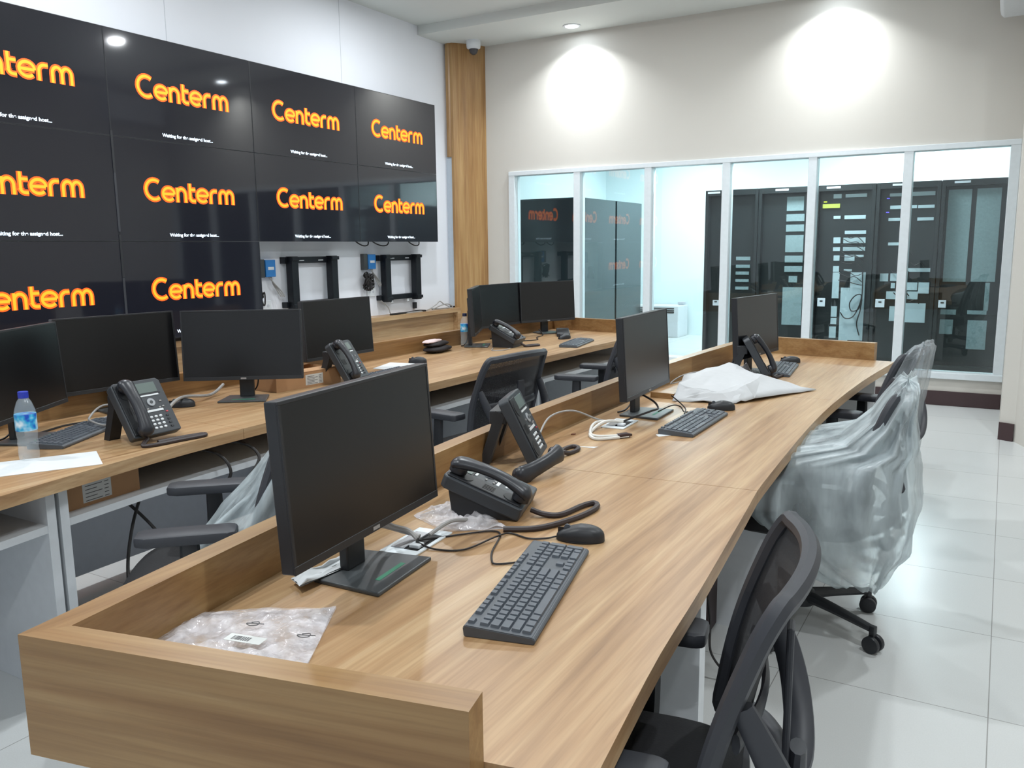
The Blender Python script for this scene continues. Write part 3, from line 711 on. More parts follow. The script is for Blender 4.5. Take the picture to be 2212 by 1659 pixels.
def keyboard_proto():
    t = thing('keyboard', '', 'keyboard')
    bm = B(); b = bmesh.new()
    pr = [(-.063, 0), (.063, 0), (.065, .009), (.060, .013), (-.060, .021), (-.065, .017)]
    v0 = [b.verts.new((x, -.221, z)) for x, z in pr]; v1 = [b.verts.new((x, .221, z)) for x, z in pr]
    b.faces.new(v0); b.faces.new(v1[::-1])
    for i in range(6): b.faces.new((v0[i], v1[i], v1[(i+1) % 6], v0[(i+1) % 6]))
    bmesh.ops.recalc_face_normals(b, faces=b.faces); bmesh.ops.bevel(b, geom=b.edges[:], offset=.0015, segments=2, affect='EDGES'); merge(bm, b)
    body = obj('keyboard_body', bm, KBD, t)
    u = .0190; sl = -.008/.12
    def key(xr, y0, wd, dp=1):
        # row offset from the back, y along the length (left of typist = -y)
        x = -.048+xr*u; y = -.2115+y0*u
        zb = .0171+sl*x-.0005
        b = B(); L_ = u*dp-.003; W_ = u*wd-.003
        x0, x1 = x-u/2+.0015, x-u/2+.0015+L_
        pts = []
        b2 = bmesh.new()
        lo = [b2.verts.new(p) for p in ((x0, y+.0015, zb+(x0-x)*sl), (x1, y+.0015, zb+(x1-x)*sl), (x1, y+.0015+W_, zb+(x1-x)*sl), (x0, y+.0015+W_, zb+(x0-x)*sl))]
        i_ = .0016; h = .0052
        hi = [b2.verts.new(p) for p in ((x0+i_*.6, y+.0015+i_, zb+h+(x0-x)*sl), (x1-i_, y+.0015+i_, zb+h+(x1-x)*sl), (x1-i_, y+.0015+W_-i_, zb+h+(x1-x)*sl), (x0+i_*.6, y+.0015+W_-i_, zb+h+(x0-x)*sl))]
        b2.faces.new(lo); b2.faces.new(hi)
        for i in range(4): b2.faces.new((lo[i], lo[(i+1) % 4], hi[(i+1) % 4], hi[i]))
        bmesh.ops.recalc_face_normals(b2, faces=b2.faces); merge(b, b2); obj('key', b, KEY, t)
    R0 = [(0, 1)]+[(2+i, 1) for i in range(4)]+[(6.5+i, 1) for i in range(4)]+[(11+i, 1) for i in range(4)]+[(15.25+i, 1) for i in range(3)]
    for y, w_ in R0: key(-.15, y, w_, .8)
    for i in range(13): key(1, i, 1)
    key(1, 13, 2)
    key(2, 0, 1.5)
    for i in range(12): key(2, 1.5+i, 1)
    key(2, 13.5, 1.5)
    key(3, 0, 1.75)
    for i in range(11): key(3, 1.75+i, 1)
    key(3, 12.75, 2.25)
    key(4, 0, 2.25)
    for i in range(10): key(4, 2.25+i, 1)
    key(4, 12.25, 2.75)
    for y, w_ in ((0, 1.25), (1.25, 1.25), (2.5, 1.25), (3.75, 6.25), (10, 1.25), (11.25, 1.25), (12.5, 1.25), (13.75, 1.25)): key(5, y, w_)
    for r in (1, 2):
        for i in range(3): key(r, 15.25+i, 1)
    key(4, 16.25, 1)
    for i in range(3): key(5, 15.25+i, 1)
    for r in (1, 2, 3, 4):
        for i in range(3): key(r, 18.45+i, 1)
    key(1, 21.45, 1); key(2, 21.45, 1, 2); key(4, 21.45, 1, 2); key(5, 18.45, 2); key(5, 20.45, 1)
    for s in (-.17, .17):
        bm = B(); box(bm, -.06, -.04, s-.02, s+.02, -.0, .004); obj('foot', bm, BLK, body)
    return t
kb = keyboard_proto()
GK = 'black keyboards on the desks'
put(kb, 0, -.751, 1.352, .72, 13.2, 'large black keyboard in the foreground of the front desk', GK)
put(kb, 0, -.965, 2.995, .72, .5, 'black keyboard in front of the middle monitor of the front desk', GK)
put(kb, 0, -.99, 4.53, .72, 6, 'black keyboard behind the phone at the far end of the front desk', GK)
put(kb, 0, -2.895, 1.79, .72, 28, 'black keyboard between water bottle and first phone on the back desk', GK)
put(kb, 0, -2.79, 3.50, .72, 3, 'black keyboard mostly hidden behind the nearest monitor', GK)
put(kb, 0, -2.525, 5.20, .72, 10, 'black keyboard at the far right end of the back desk', GK)

def mouse_proto():
    t = thing('mouse', '', 'mouse')
    def f(u, v):
        a = u*2*PI; r = math.sin(v*PI/2)
        x = math.cos(a)*r*.056; y = math.sin(a)*r*.031*(1+.12*math.cos(a*2))
        h = math.cos(v*PI/2)**.55*.036*(1-.35*max(0, -x/.056)) if v < 1 else 0
        return (x, y, .002+h)
    bm = B(); grid(bm, f, 32, 10, None, True); b = bmesh.new(); lathe(b, [(.0, .0), (.052, 0), (.055, .003)], 32)
    bmesh.ops.scale(b, vec=(1, .57, 1), verts=b.verts); merge(bm, b); obj('mouse_body', bm, BLK, t, True)
    bm = B(); cyl(bm, .008, -.003, .003, 16, Matrix.Translation((-.030, 0, .028)) @ Matrix.Rotation(PI/2, 4, 'X')); obj('scroll_wheel', bm, KEY, t)
    bm = B(); box(bm, -.052, -.022, -.0006, .0006, .014, .0285, 0); obj('button_gap', bm, CBL, t)
    return t
ms = mouse_proto(); GM = 'black mice on the desks'
put(ms, 0, -.795, 1.655, .72, 17, 'black mouse in the foreground beyond the largest keyboard', GM)
put(ms, 0, -.962, 3.325, .72, 20, 'black mouse beside the middle keyboard near the crumpled white sheet', GM)
put(ms, 0, -1.02, 4.87, .72, 20, 'black mouse at the far end of the front desk', GM)
put(ms, 0, -3.035, 2.345, .72, 40, 'black mouse right of the first phone on the back desk', GM)
put(ms, 0, -2.95, 3.93, .72, 20, 'black mouse just above the nearest monitor on the back desk', GM)
put(ms, 0, -2.76, 5.47, .72, 70, 'black mouse behind the far right keyboard of the back desk', GM)

def handset(parent, P, M=None):  # local length axis is x here
    """arched receiver along local y, ends down"""
    bm = B()
    pts = [(-.100, 0, .012), (-.088, 0, .025), (-.045, 0, .034), (0, 0, .037), (.045, 0, .034), (.088, 0, .025), (.100, 0, .012)]
    tube(bm, pts, [.017, .023, .0185, .0175, .0185, .023, .017], 12, 6, sx=1.25, sy=.72)
    cyl(bm, .023, .000, .022, 20, Matrix.Translation((-.086, 0, 0)), bev=.004); cyl(bm, .023, .000, .022, 20, Matrix.Translation((.086, 0, 0)), bev=.004)
    if M is not None: bmesh.ops.transform(bm, matrix=M, verts=bm.verts)
    return obj('handset', bm, HSET, parent, True, angle=50)
def phone(x, y, deg, tilt, label, cord, off=None, z=.72, lift=.012, color_note=None, stand=True):
    """tilt: degrees the face leans back from upright. local +x faces the user, user's left is -y"""
    t = thing('desk_phone', label, 'phone', (x, y, z), math.radians(deg), 'charcoal desk phones')
    W_, H_ = .195, .215
    # plate frame: local face plane X right(+y), Y up, Z out
    tr = math.radians(tilt)
    n = Vector((math.cos(tr), 0, math.sin(tr))); upv = Vector((-math.sin(tr), 0, math.cos(tr))); rv = Vector((0, 1, 0))
    T = Matrix(((rv.x, upv.x, n.x, 0), (rv.y, upv.y, n.y, 0), (rv.z, upv.z, n.z, 0), (0, 0, 0, 1)))
    T = Matrix.Translation(Vector((0, 0, lift+.03*math.cos(PI/2-tr)*1.0))) @ T
    bm = B(); b = bmesh.new()
    prism(b, [(-W_/2, .004), (-W_/2+.006, 0), (W_/2-.006, 0), (W_/2, .004), (W_/2, H_-.012), (W_/2-.012, H_), (-W_/2+.012, H_), (-W_/2, H_-.012)], -.034, 0, None, .004)
    merge(bm, b, T); body = obj('phone_body', bm, PHN, t)
    def fp(nm, x0, x1, y0, y1, m, h=.002, bev=0, lab=None):
        bm = B(); box(bm, x0, x1, y0, y1, 0.0001, h, bev, T); return obj(nm, bm, m, body, label=lab)
    # handset channel
    bm = B(); box(bm, -W_/2+.006, -W_/2+.066, .010, H_-.010, 0, .004, .0015, T); obj('cradle', bm, BLK, body)
    for yy in (.035, H_-.045):
        bm = B(); cyl(bm, .025, .0035, .0055, 20, T @ Matrix.Translation((-W_/2+.036, yy, 0))); obj('ear_rest', bm, mat('cradle_dark', (22, 23, 27), .5), body)
    for k in range(4): fp('speaker_slot', -W_/2+.018+.009*k, -W_/2+.021+.009*k, .085, .115, mat('slot_black', (12, 12, 14), .6), .0046)
    fp('display', -.022, .070, .160, .200, LCD, .002, .0006, 'grey-green display')
    fp('display_frame', -.030, .078, .155, .159, BLK)
    fp('label_strip', -.015, .068, .147, .153, WKEY, .002, 0, 'white label strip')
    bm = B(); cyl(bm, .0155, 0, .004, 24, T @ Matrix.Translation((.024, .122, 0)), bev=.001); obj('navigation_wheel', bm, mat('silver_wheel', (160, 164, 168), .35), body)
    bm = B(); cyl(bm, .006, .004, .0055, 16, T @ Matrix.Translation((.024, .122, 0))); obj('navigation_button', bm, GRYB, body)
    for a, b_ in ((-.012, .122), (.062, .122), (-.014, .100), (.0, .098), (.05, .098), (.064, .1)): fp('function_button', a-.004, a+.004, b_-.0025, b_+.0025, GCBL, .003)
    fp('label_strip', -.020, .060, .085, .093, WKEY, .002, 0, 'white label strip')
    fp('red_light', .066, .074, .076, .080, mat('red_indicator', (200, 60, 70), .5), .0025)
    for r in range(4):
        for c_ in range(3):
            cx, cy = .000+.019*c_, .066-.0145*r
            bm = B(); b = bmesh.new(); bmesh.ops.create_uvsphere(b, u_segments=12, v_segments=6, radius=.0068)
            bmesh.ops.scale(b, vec=(1, .72, .4), verts=b.verts); merge(bm, b, T @ Matrix.Translation((cx, cy, .0008))); obj('key', bm, WKEY, body, True)
    for r in range(4): fp('side_button', .060, .070, .020+.0145*r-.003, .020+.0145*r+.003, BLK, .003)
    # stand: wedge behind the plate resting on the desk
    if tilt < 50:
        top = T @ Vector((0, H_*.78, -.034)); mid = T @ Vector((0, H_*.30, -.034))
        for s in (-1, 1):
            bm = B(); b = bmesh.new()
            pts = [(top.x, top.z), (top.x-.055, .0), (top.x-.105+.02, 0), (top.x-.03, top.z+.012)]
            v0 = [b.verts.new((px_, s*.055-.022, pz_)) for px_, pz_ in pts]; v1 = [b.verts.new((px_, s*.055+.022, pz_)) for px_, pz_ in pts]
            b.faces.new(v0); b.faces.new(v1[::-1])
            for i in range(4): b.faces.new((v0[i], v1[i], v1[(i+1) % 4], v0[(i+1) % 4]))
            bmesh.ops.recalc_face_normals(b, faces=b.faces); merge(bm, b); obj('stand_leg', bm, BLK, t)
        bm = B(); box(bm, top.x-.05, top.x+.004, -.075, .075, top.z-.03, top.z+.012, .004); obj('stand_bracket', bm, BLK, t)
    else:
        bm = B(); b = bmesh.new(); A = T @ Vector((0, .0, -.034)); Z = T @ Vector((0, H_, -.034))
        pts = [(A.x-.01, 0), (A.x-.006, A.z), (Z.x+.02, Z.z), (Z.x+.03, 0)]
        v0 = [b.verts.new((px_, -.085, pz_)) for px_, pz_ in pts]; v1 = [b.verts.new((px_, .085, pz_)) for px_, pz_ in pts]
        b.faces.new(v0); b.faces.new(v1[::-1])
        for i in range(4): b.faces.new((v0[i], v1[i], v1[(i+1) % 4], v0[(i+1) % 4]))
        bmesh.ops.recalc_face_normals(b, faces=b.faces); merge(bm, b); obj('stand_wedge', bm, BLK, t)
    HM = T @ Matrix.Translation((-W_/2+.036, H_/2-.004, .007)) @ Matrix.Rotation(PI/2, 4, 'Z')
    if off is None: handset(t, None, HM)
    else: handset(t, None, off)
    bm = B(); tube(bm, cord, .0075, 8, 10); obj('coiled_cord', bm, CORD, t, True)
    return t
# cords are in each phone's own frame: x towards the user, y to the user's right
CORD_A = [(-.01, -.055, .022), (.02, -.075, .008), (.05, -.05, .0065), (.075, .06, .0065), (.078, .10, .0065), (.066, .105, .0065), (.05, .06, .0065), (.03, -.02, .0065), (-.02, -.05, .0065)]
phone(-1.0, 1.79, 17, 68, 'black desk phone lying low in the foreground, handset in its cradle', 
      [(.01, -.04, .016), (.045, -.045, .008), (.085, -.035, .0065), (.125, .045, .0065), (.15, .075, .0065), (.163, .055, .0065), (.155, .01, .0065), (.12, -.06, .0065), (.05, -.145, .0065), (-.03, -.17, .0065)], lift=.004)
HOFF = Matrix.Translation((.0, -.152, .030)) @ Matrix.Rotation(math.radians(62), 4, 'Z') @ Matrix.Rotation(math.radians(-10), 4, 'Y') @ Matrix.Rotation(math.radians(75), 4, 'X')
phone(-1.205, 2.24, 19, 26, 'steeply tilted desk phone whose handset lies off the hook', 
      [(.045, .06, .02), (.07, .10, .0065), (.09, .15, .0065), (.085, .185, .0065), (.065, .19, .0065), (.045, .15, .0065), (.04, .1, .0065), (.02, .06, .0065)],
      off=HOFF)
phone(-2.54, 1.86, .7, 32, 'black desk phone at left beside the water bottle and keyboard',
      [(.01, -.055, .022), (.03, -.09, .0065), (.055, -.06, .0065), (.07, .03, .0065), (.085, .11, .0065), (.078, .135, .0065), (.062, .125, .0065), (.04, .05, .0065), (.03, -.03, .0065)])
phone(-2.755, 3.19, 10, 32, 'black desk phone right of the open cardboard box', CORD_A)
phone(-1.0, 4.27, 19, 30, 'black desk phone behind the crumpled white sheet on the front desk',
      [(.01, -.055, .022), (.03, -.05, .0065), (.05, -.02, .0065), (.10, .08, .0065), (.125, .13, .0065), (.115, .15, .0065), (.095, .13, .0065), (.05, .03, .0065), (.02, -.03, .0065)])
phone(-2.80, 4.90, 8, 62, 'black desk phone under the angled monitors at the back desk end',
      [(.01, -.03, .028), (.04, -.01, .0065), (.07, .03, .0065), (.10, .07, .0065), (.085, .10, .0065), (.055, .08, .0065), (.02, .0, .0065)], lift=.028)

# ================================================================ CHAIRS
def chair_proto():
    t = thing('office_chair', '', 'chair')
    bm = B(); lathe(bm, [(.045, .075), (.05, .085), (.045, .125), (.03, .135), (0, .135)], 20)
    hub = obj('base_hub', bm, BLK, t, True)
    for k in range(5):
        a = 2*PI*k/5+math.radians(4); M_ = Matrix.Rotation(a, 4, 'Z')
        bm = B(); tube(bm, [(.03, 0, .108), (.15, 0, .098), (.285, 0, .082)], [.028, .022, .016], 8, 6, sx=1, sy=.75, M=M_); box(bm, .282, .302, -.010, .010, .055, .094, .003, M_); obj('base_arm', bm, BLK, t, True)
        bm = B(); Mc = M_ @ Matrix.Translation((.295, 0, .030)) @ Matrix.Rotation(rnd.uniform(-1.2, 1.2), 4, 'Z') @ Matrix.Rotation(PI/2, 4, 'X')
        for s in (-1, 1): cyl(bm, .030, s*.016-.009, s*.016+.009, 20, Mc, bev=.004)
        cyl(bm, .016, -.010, .010, 12, Mc); obj('caster', bm, BLK, t, True)
    bm = B(); cyl(bm, .026, .12, .26, 16); cyl(bm, .017, .25, .37, 16); obj('gas_column', bm, BLK, t, True)
    bm = B(); box(bm, -.15, .10, -.06, .06, .35, .395, .012); obj('seat_mechanism', bm, BLK, t)
    def seatf(u, v):
        a = u*2*PI; c, s = math.cos(a), math.sin(a)
        rx = .245*abs(c)**.55*(1 if c > 0 else -1); ry = .245*abs(s)**.55*(1 if s > 0 else -1)
        if v < .5: k = v*2; z = .39+.0*k; r = k
        else: z = .39+.065*math.sin((v-.5)*PI); r = 1-(max(0, v-.8)/.2)**2*.999
        zz = {0: .39}.get(v, z)
        return (.02+rx*r, ry*r, zz-(.012 if (rx*r > .15 and v > .5) else 0))
    bm = B()
    prof = [(0, .392), (.9, .392), (.98, .405), (1.0, .425), (.98, .445), (.9, .457), (.6, .462), (0, .46)]
    def seatg(u, v):
        j = v*(len(prof)-1); k = min(int(j), len(prof)-2); fr = j-k
        r = prof[k][0]+(prof[k+1][0]-prof[k][0])*fr; z = prof[k][1]+(prof[k+1][1]-prof[k][1])*fr
        a = u*2*PI; c, s = math.cos(a), math.sin(a)
        x = .228*abs(c)**.5*(1 if c > 0 else -1)*r; y = .24*abs(s)**.5*(1 if s > 0 else -1)*r
        return (.0+x, y, z-.8*max(0, x-.12)**2*3)
    grid(bm, seatg, 40, 15, None, True); bmesh.ops.remove_doubles(bm, verts=bm.verts, dist=.0004); obj('seat', bm, CHB, t, True)
    # backrest surface: s across (-1..1), h up (0..1); wraps forward at the sides, leans back
    def back(s, h, off=0):
        wd = .235*(1-.10*abs(h-.45)*1.4)*(1 if h < .85 else 1-.05*(h-.85)/.15)
        z = .50+.40*h+ (-.012*s*s if h > .9 else 0)
        x = -.215-.095*h-.05*math.sin(h*PI)*(-.35)+.055*s*s*(1-.3*h)
        return Vector((x-off, wd*s, z))
    bm = B()
    grid(bm, lambda u, v: back(u*2-1, v*.98+.01), 17, 17); obj('mesh_back', bm, MESHM, t, True)
    ring = [back(-1, h) for h in lin(0, 1, 9)]+[back(s, 1) for s in lin(-.85, .85, 9)]+[back(1, h) for h in lin(1, 0, 9)]+[back(s, 0) for s in lin(.85, -.85, 9)]
    bm = B(); tube(bm, ring, .016, 8, 3, True, True, sx=1.0, sy=1.0); obj('back_frame', bm, DGRYP, t, True)
    bm = B(); tube(bm, [(-.10, 0, .375), (-.22, 0, .385), (-.285, 0, .43), (-.30, 0, .50), (-.305, 0, .57)], [.03, .03, .028, .026, .02], 10, 6, sx=1.3, sy=.7)
    obj('back_spine', bm, DGRYP, t, True)
    for s in (-1, 1):
        e = back(s*.97, .62, .012)
        bm = B(); tube(bm, [(-.275, s*.01, .47), (-.305, s*.09, .50), (-.30, s*.17, .565), (-.275, s*.21, .65), e], [.024, .023, .022, .020, .014], 10, 6, sx=1.2, sy=.8)
        obj('back_strut', bm, DGRYP, t, True)
        e2_ = back(s*.97, .06, .005)
        bm = B(); tube(bm, [(-.29, s*.01, .485), (-.28, s*.10, .49), (-.24, s*.18, .505), e2_], [.02, .018, .016, .012], 10, 6, sx=1.2, sy=.8); obj('back_strut', bm, DGRYP, t, True)
    bm = B(); box(bm, -.292, -.280, -.022, .022, .52, .78, .004); obj('lumbar_bar', bm, DGRYP, t)
    bm = B(); tube(bm, [back(-.8, .42, .012), back(-.4, .42, .012), back(0, .42, .012), back(.4, .42, .012), back(.8, .42, .012)], .011, 8, 4, sx=.6, sy=1.6); obj('lumbar_bar', bm, DGRYP, t, True)
    for s in (-1, 1):
        bm = B(); tube(bm, [(.0, s*.12, .378), (.0, s*.21, .38), (-.005, s*.262, .41), (-.008, s*.268, .50), (-.008, s*.262, .61)], [.018, .018, .02, .02, .018], 8, 5, sx=1.4, sy=.8); obj('arm_post', bm, BLK, t, True)
        bm = B(); prism(bm, [(-.13, -.035), (-.11, -.045), (.10, -.045), (.13, -.03), (.13, .03), (.10, .045), (-.11, .045), (-.13, .035)], .61, .64, Matrix.Translation((.0, s*.245, 0)), .008); obj('armrest_pad', bm, DGRYP, t, True)
    return t
ch = chair_proto(); GC = 'mesh office chairs'
put(ch, 0, -.537, 1.26, 0, 190.6, 'black mesh office chair in the foreground, tucked at the near front desk', GC)
put(ch, 0, -.565, 3.06, 0, 186, 'office chair under the milky plastic sheet, middle of the front desk', GC)
put(ch, 0, -.61, 4.20, 0, 174, 'office chair under clear plastic at the far end of the front desk', GC)
put(ch, 0, -2.022, 1.597, 0, 223, 'office chair at the near end of the back desk, turned sideways', GC)
put(ch, 0, -2.18, 3.35, 0, 172, 'bare black mesh office chair in the middle of the back desk', GC)
put(ch, 0, -2.17, 4.63, 0, 188, 'black mesh office chair partly hidden behind the middle monitor', GC)

# plastic covers: lofted rings with hanging folds
def cover(name, x, y, deg, rings, m, label, seed=0, folds=11, amp=.02, open_bottom=True):
    """rings: (z, cx, half_x, half_y) from top to bottom in the chair's frame"""
    bm = B(); nu, nv = 120, 44
    def f(u, v):
        j = v*(len(rings)-1); k = min(int(j), len(rings)-2); fr = j-k; fr = fr*fr*(3-2*fr)*.5+fr*.5
        z, cx, hx, hy = [rings[k][i]+(rings[k+1][i]-rings[k][i])*fr for i in range(4)]
        a = u*2*PI; c, s = math.cos(a), math.sin(a); e = .62
        px = hx*abs(c)**e*(1 if c > 0 else -1); py = hy*abs(s)**e*(1 if s > 0 else -1)
        fo_ = math.sin(a*folds+seed+3*v)+.6*math.sin(a*(folds*1.7)+seed*2-5*v)
        am = amp*min(1, v*2.2)
        n_ = noise.noise(Vector((c*2.2+seed, s*2.2, z*5)))*.028+noise.noise(Vector((c*7, s*7+seed, z*14)))*.012
        r = 1+(fo_*am+n_)/max(.08, (hx+hy)/2)
        if v < .04: r = 1
        return (cx+px*r, py*r, z+noise.noise(Vector((c*3, s*3+seed, v*4)))*.018)
    grid(bm, f, nu, nv, None, True)
    bmesh.ops.remove_doubles(bm, verts=bm.verts, dist=.0005)
    o = obj(name, bm, m, smooth=True, angle=180); o.location = (x, y, 0); o.rotation_euler = (0, 0, math.radians(deg))
    tag(o, label, 'plastic cover', 'plastic covers over chairs'); return o
cover('plastic_cover', -.565, 3.06, 186, [(.925, -.31, .002, .01), (.922, -.31, .03, .19), (.90, -.305, .04, .24), (.80, -.27, .07, .255), (.72, -.23, .125, .285), (.675, -.11, .24, .315), (.60, -.07, .285, .325), (.48, -.07, .285, .305), (.36, -.12, .23, .26), (.26, -.16, .14, .19), (.19, -.19, .07, .10)],
      WRAP, 'milky plastic sheet draped over the chair in the middle of the front desk', 1.3, 13, .010)
cover('plastic_cover', -.61, 4.20, 174, [(.935, -.32, .002, .01), (.93, -.32, .02, .17), (.90, -.31, .035, .23), (.80, -.28, .05, .24), (.65, -.25, .06, .245), (.50, -.25, .06, .24), (.36, -.25, .05, .21)],
      WRAP2, 'clear plastic cover over the farthest chair back of the front desk', 4.1, 7, .012)
cover('plastic_cover', -2.022, 1.597, 223, [(.83, -.29, .002, .01), (.825, -.29, .03, .18), (.80, -.28, .05, .235), (.70, -.245, .09, .245), (.60, -.20, .15, .25), (.52, -.16, .18, .25), (.46, -.16, .18, .25), (.38, -.17, .16, .24)],
      WRAP, 'clear plastic cover over the chair back beside the left monitor edge', 2.2, 8, .012)

# ================================================================ SMALL THINGS ON THE DESKS
def bottle(x, y, label, cap):
    t = thing('water_bottle', label, 'bottle', (x, y, .72), 0, 'plastic water bottles')
    bm = B(); lathe(bm, [(.026, .001), (.030, .006), (.031, .03), (.029, .045), (.031, .055), (.029, .07), (.031, .08), (.0315, .105), (.0315, .155), (.030, .165), (.022, .19), (.014, .203), (.0125, .208)], 28); obj('bottle_body', bm, BOTF, t, True)
    bm = B(); lathe(bm, [(.0318, .098), (.0322, .10), (.0322, .15), (.0318, .152)], 28); obj('label_band', bm, bottle_label(), t, True, label='blue and white wrapped label')
    bm = B(); cyl(bm, .0155, .203, .224, 20, bev=.001); obj('cap', bm, cap, t)
def bottle_label():
    if 'bl' in MATS: return MATS['bl']
    m = bpy.data.materials.new('bottle_label'); m.use_nodes = True; nt = m.node_tree; N = nt.nodes; L = nt.links; p = N['Principled BSDF']
    tc = N.new('ShaderNodeTexCoord'); nz = N.new('ShaderNodeTexNoise'); nz.inputs['Scale'].default_value = 28; L.new(tc.outputs['Object'], nz.inputs[0])
    r = N.new('ShaderNodeValToRGB'); e = r.color_ramp.elements; e[0].position = .38; e[0].color = srgb(30, 80, 190); e[1].position = .66; e[1].color = srgb(225, 240, 250)
    q = e.new(.48); q.color = srgb(50, 170, 215); L.new(nz.outputs[0], r.inputs[0]); L.new(r.outputs[0], p.inputs['Base Color']); p.inputs['Roughness'].default_value = .35
    MATS['bl'] = m; return m
bottle(-2.70, 1.49, 'clear water bottle with blue cap and blue label at the left edge', mat('blue_cap', (36, 56, 170), .4))
bottle(-3.19, 4.80, 'small clear water bottle beside the edge-on monitor', mat('dark_cap', (30, 40, 70), .4))

def flat(name, pts, z, m, label, cat, th=.0012, group=None):
    cx = sum(p[0] for p in pts)/len(pts); cy = sum(p[1] for p in pts)/len(pts)
    bm = B(); prism(bm, [(a-cx, b-cy) for a, b in pts], 0, th); o = obj(name, bm, m); o.location = (cx, cy, z); return tag(o, label, cat, group)
flat('paper_sheet', [(-2.575, 1.30), (-2.424, 1.563), (-2.605, 1.661), (-2.755, 1.40)], .7203, PAPER, 'white paper sheet under the water bottle at the left desk edge', 'paper', .0008)
flat('paper_slip', [(-1.02, 4.60), (-.985, 4.67), (-.925, 4.54), (-.955, 4.48)], .7203, PAPER, 'small pale paper slip in front of the far keyboard', 'paper', .0008, 'paper slips on the front desk')
flat('paper_slip', [(-1.03, 2.76), (-.985, 2.835), (-.96, 2.80), (-1.01, 2.735)], .7203, PAPER, 'small pale paper slip at the corner of the middle keyboard', 'paper', .0008, 'paper slips on the front desk')
flat('paper_slip', [(-1.20, 2.47), (-1.135, 2.50), (-1.14, 2.475)], .7203, PAPER, 'tiny pale paper scrap beside the white cable loop', 'paper', .0008, 'paper slips on the front desk')
flat('debris_crumb', [(-1.297, 2.62), (-1.287, 2.625), (-1.285, 2.635), (-1.296, 2.633)], .7203, mat('brown_crumb', (110, 70, 50), .8), 'tiny brown crumb near the back board of the front desk', 'crumb', .004)
flat('packing_paper', [(-3.03, 3.62), (-2.86, 3.62), (-2.88, 3.90), (-3.10, 3.86)], .7203, PAPER, 'white papers lying behind the nearest monitor top edge', 'paper', .003)
bm = B(); box(bm, -.055, .055, -.16, .16, 0, .025, .001); o = obj('wood_board', bm, WX); o.location = (-1.255, 3.62, .7202); o.rotation_euler = (0, 0, math.radians(-4)); tag(o, 'short wooden board lying under the crumpled white sheet', 'board')
bm = B(); box(bm, -.075, .0, -.10, .06, 0, .008, .002); o = obj('lit_board_patch', bm, WX); bpy.data.objects.remove(o)

# crumpled white sheet
PV = [(-1.198, 3.402, .7215), (-.941, 3.47, .7215), (-.709, 3.964, .7225), (-.80, 3.966, .728), (-.933, 3.859, .775), (-1.132, 4.027, .795), (-1.314, 3.899, .752), (-1.205, 3.502, .768), (-1.03, 3.5, .752), (-.938, 3.601, .770), (-1.125, 3.479, .752), (-.886, 3.559, .732), (-1.10, 4.25, .7215), (-.90, 4.02, .7225), (-1.30, 4.08, .7225)]
PF = [(0, 10, 7), (0, 1, 8), (0, 8, 10), (1, 11, 9), (1, 9, 8), (11, 2, 4), (11, 4, 9), (2, 3, 4), (10, 8, 7), (7, 8, 5), (8, 9, 4), (8, 4, 5), (7, 5, 6), (3, 13, 4), (13, 12, 5), (13, 5, 4), (12, 14, 6), (12, 6, 5)]
bm = B(); vs = [bm.verts.new(v) for v in PV]
for f in PF: bm.faces.new([vs[i] for i in f])
bmesh.ops.recalc_face_normals(bm, faces=bm.faces)
for v in bm.verts: v.co.z = .7215+(v.co.z-.7215)*1.25
bmesh.ops.subdivide_edges(bm, edges=bm.edges[:], cuts=3, use_grid_fill=True, smooth=.0)
for v in bm.verts:
    v.co.z = max(.7206, v.co.z+noise.noise(v.co*22)*.012)
o = recenter(obj('crumpled_sheet', bm, SHEET, smooth=True, angle=12), (-1.0, 3.7, .72)); tag(o, 'large crumpled white foam sheet on the front desk behind the middle monitor', 'sheet')
md = o.modifiers.new('th', 'SOLIDIFY'); md.thickness = .0015; md.offset = 1

# clear bag in the near corner
def film(name, corners, z, m, label, amp=.016, nu=46, nv=34, seed=0, group=None):
    A, Bc, Cc, D = [Vector(c+(0,)) for c in corners]
    ctr = (A+Bc+Cc+D)/4
    def f(u, v):
        p = (A*(1-u)+Bc*u)*(1-v)+(D*(1-u)+Cc*u)*v
        e = min(u, 1-u, v, 1-v)*6; e = min(1, e)
        r1 = 1-abs(noise.noise(Vector((p.x*16+seed, p.y*16, 0)))*2); r2_ = 1-abs(noise.noise(Vector((p.x*34, p.y*34+seed, 3)))*2)
        h = (.55*r1+.35*r2_)*amp*(.25+.75*e)
        w_ = noise.noise(Vector((u*3+seed, v*3, 1)))*.012
        return (p.x-ctr.x+w_, p.y-ctr.y-w_, .001+max(0, h))
    bm = B(); grid(bm, f, nu, nv)
    grid(bm, lambda u, v: (lambda p: (p.x-ctr.x, p.y-ctr.y, .0006))((A*(1-u)+Bc*u)*(1-v)+(D*(1-u)+Cc*u)*v), 6, 6)
    o = obj(name, bm, m, smooth=True, angle=180); o.location = (ctr.x, ctr.y, z)
    return tag(o, label, 'plastic bag', group)
bg = film('plastic_bag', [(-1.165, .75), (-.865, .81), (-1.035, 1.105), (-1.262, .945)], .7202, BAG, 'flat clear plastic bag with barcode label in the near desk corner', .02)
